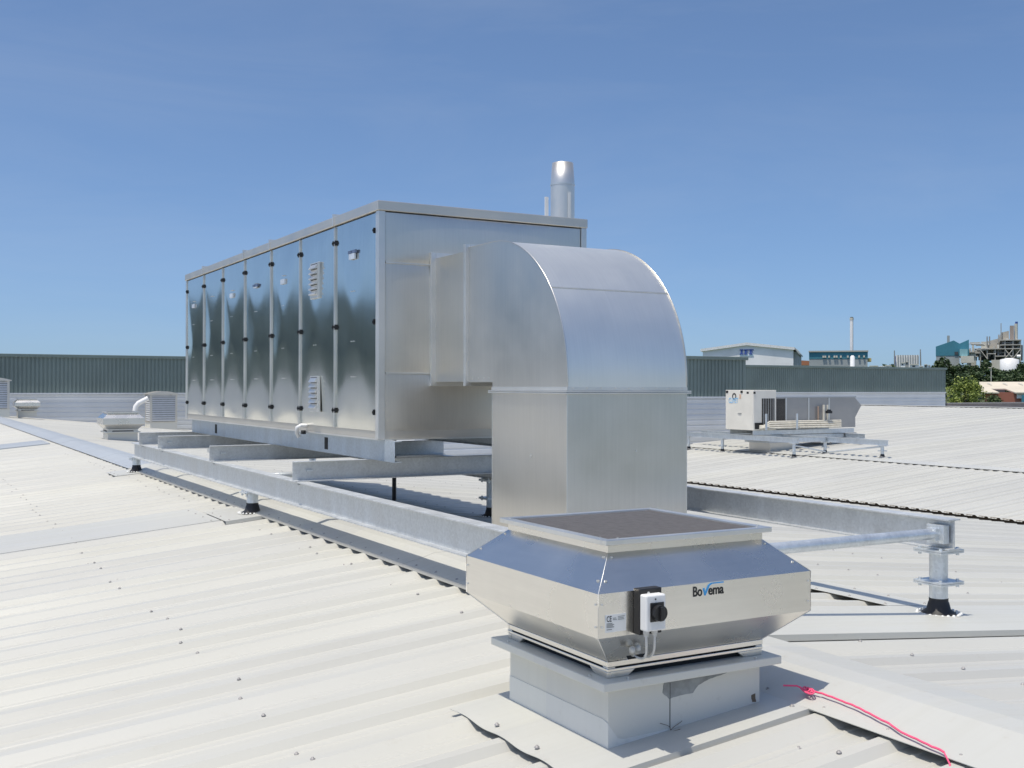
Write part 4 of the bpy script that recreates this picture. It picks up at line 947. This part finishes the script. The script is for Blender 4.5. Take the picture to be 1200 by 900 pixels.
# ------------------------------------------------------------------ trees
def leaf_mat(name, a, b):
    m, t, p = newmat(name); oi = t.nodes.new('ShaderNodeNewGeometry')
    c = ramp(t, oi.outputs['Random Per Island'], [(0, a), (1, b)]); t.links.new(c, p.inputs['Base Color']); p.inputs['Roughness'].default_value = .6
    return m
LM = [leaf_mat('dark_leaves', (.026, .052, .018), (.075, .12, .04)), leaf_mat('light_leaves', (.15, .20, .035), (.34, .40, .09)), leaf_mat('mid_leaves', (.035, .06, .016), (.085, .13, .04))]
BARK = plain('bark', (.07, .05, .035), .9)
def tree(px, py_top, D, wpx, label, lm, name='tree', squash=1.0, n=1500, seed=0, group=None, leaf=.5, z_base=None):
    rn = random.Random(seed); c = at_d(px, py_top, D); w = wpx*D/F_PX/2; g = z_base if z_base is not None else land_z(sqrt(c.x**2+c.y**2)); top = c.z; h = top-g
    r = thing(name, (c.x, c.y, g), label, 'tree' if 'tree' in name else 'shrub', group)
    cz0 = max(g+h*.12, top-2.2*w*squash-1); cc = Vector((c.x, c.y, (cz0+top)/2)); hz = (top-cz0)/2
    mb = MB(); tr = max(.08, w*.07); mb.tube([(c.x, c.y, g-.2), (c.x+.05, c.y, g+h*.4), (c.x, c.y, top-hz*.6)], [tr, tr*.7, tr*.25], 7)
    cl = []
    for k in range(26):
        a = rn.uniform(0, 2*pi); e = rn.uniform(-.75, 1); q = rn.uniform(.45, .82)
        p = cc+Vector((cos(a)*sqrt(max(0, 1-e*e))*w*q, sin(a)*sqrt(max(0, 1-e*e))*w*q, e*hz*q)); cl.append((p, rn.uniform(.22, .42)))
        if k < 7: mb.tube([(c.x, c.y, g+h*(.25+.04*k)), p], [tr*.4, tr*.12], 5)
    mb.build('trunk', BARK, r)
    mb = MB()
    for k in range(n):
        p, s = cl[rn.randrange(len(cl))]; d = Vector((rn.gauss(0, 1), rn.gauss(0, 1), rn.gauss(0, 1))).normalized()*(rn.random()**.4)
        q = p+Vector((d.x*w*s, d.y*w*s, d.z*hz*s)); 
        if q.z > top: q.z = top-(q.z-top)*.5
        a = Vector((rn.gauss(0, 1), rn.gauss(0, 1), rn.gauss(0, .6))).normalized(); b = a.cross(Vector((rn.gauss(0, 1), rn.gauss(0, 1), rn.gauss(0, 1)))).normalized(); L = leaf*rn.uniform(.6, 1.3)
        mb.add([q-a*L*.5, q+b*L*.22, q+a*L*.5, q-b*L*.22], [(0, 1, 2, 3)])
    mb.build('crown', lm, r); return r
tree(1131, 440.5, 118, 46, 'rounded yellow green tree just right of the green wall end', LM[1], n=5200, seed=4, leaf=.30, squash=.95)
tree(1166, 460, 112, 30, 'low dark green shrub in front of the cream roofed building', LM[2], 'shrub', n=2600, seed=5, leaf=.26)
TB = 'trees of the dark belt below the refinery'
rn = random.Random(11)
labs = ['dark pointed tree against the grey wall of the teal factory', 'dark tree filling the belt left of the loading bay', 'bushy dark tree under the loading bay', 'dark tree left of the lamp post', 'tall dark tree breaking in front of the refinery housing', 'dark tree between lamp post and white tank', 'dark tree below the white storage tank', 'dark tree right of the white storage tank', 'dark tree at the right end of the belt']
for k, (px, top, w) in enumerate(((1104, 417, 17), (1114, 427, 20), (1126, 425.5, 22), (1141, 427.5, 22), (1156, 421, 18), (1168, 430, 22), (1180, 434, 20), (1192, 431, 18), (1204, 422, 26))):
    tree(px, top, 240+rn.uniform(-6, 6), w, labs[k], LM[0], n=1500, seed=20+k, group=TB, leaf=.62)
TB2 = 'lower trees in front of the dark belt'
labs2 = ['lower dark tree behind the wall end', 'lower dark tree above the yellow green tree', 'lower dark tree by the foot of the lamp post', 'lower dark tree behind the cream roof', 'lower dark tree at the right edge of the picture']
for k, (px, top, w) in enumerate(((1108, 433, 26), (1130, 433.5, 28), (1152, 434, 28), (1174, 437, 28), (1197, 434, 30))):
    tree(px, top, 205+rn.uniform(-6, 6), w, labs2[k], LM[0], n=1900, seed=40+k, group=TB2, leaf=.55)
for k, (px, top, w) in enumerate(((1036, 426.5, 12), (1045, 425.5, 11), (1094, 428.5, 13))):
    tree(px, top, 300, w, ['small dark bush on the skyline left of the masts', 'small dark bush beside the blue ended plant', 'small dark bush below the teal factory corner'][k], LM[0], 'shrub', n=500, seed=60+k, group='bushes on the skyline', leaf=.8)
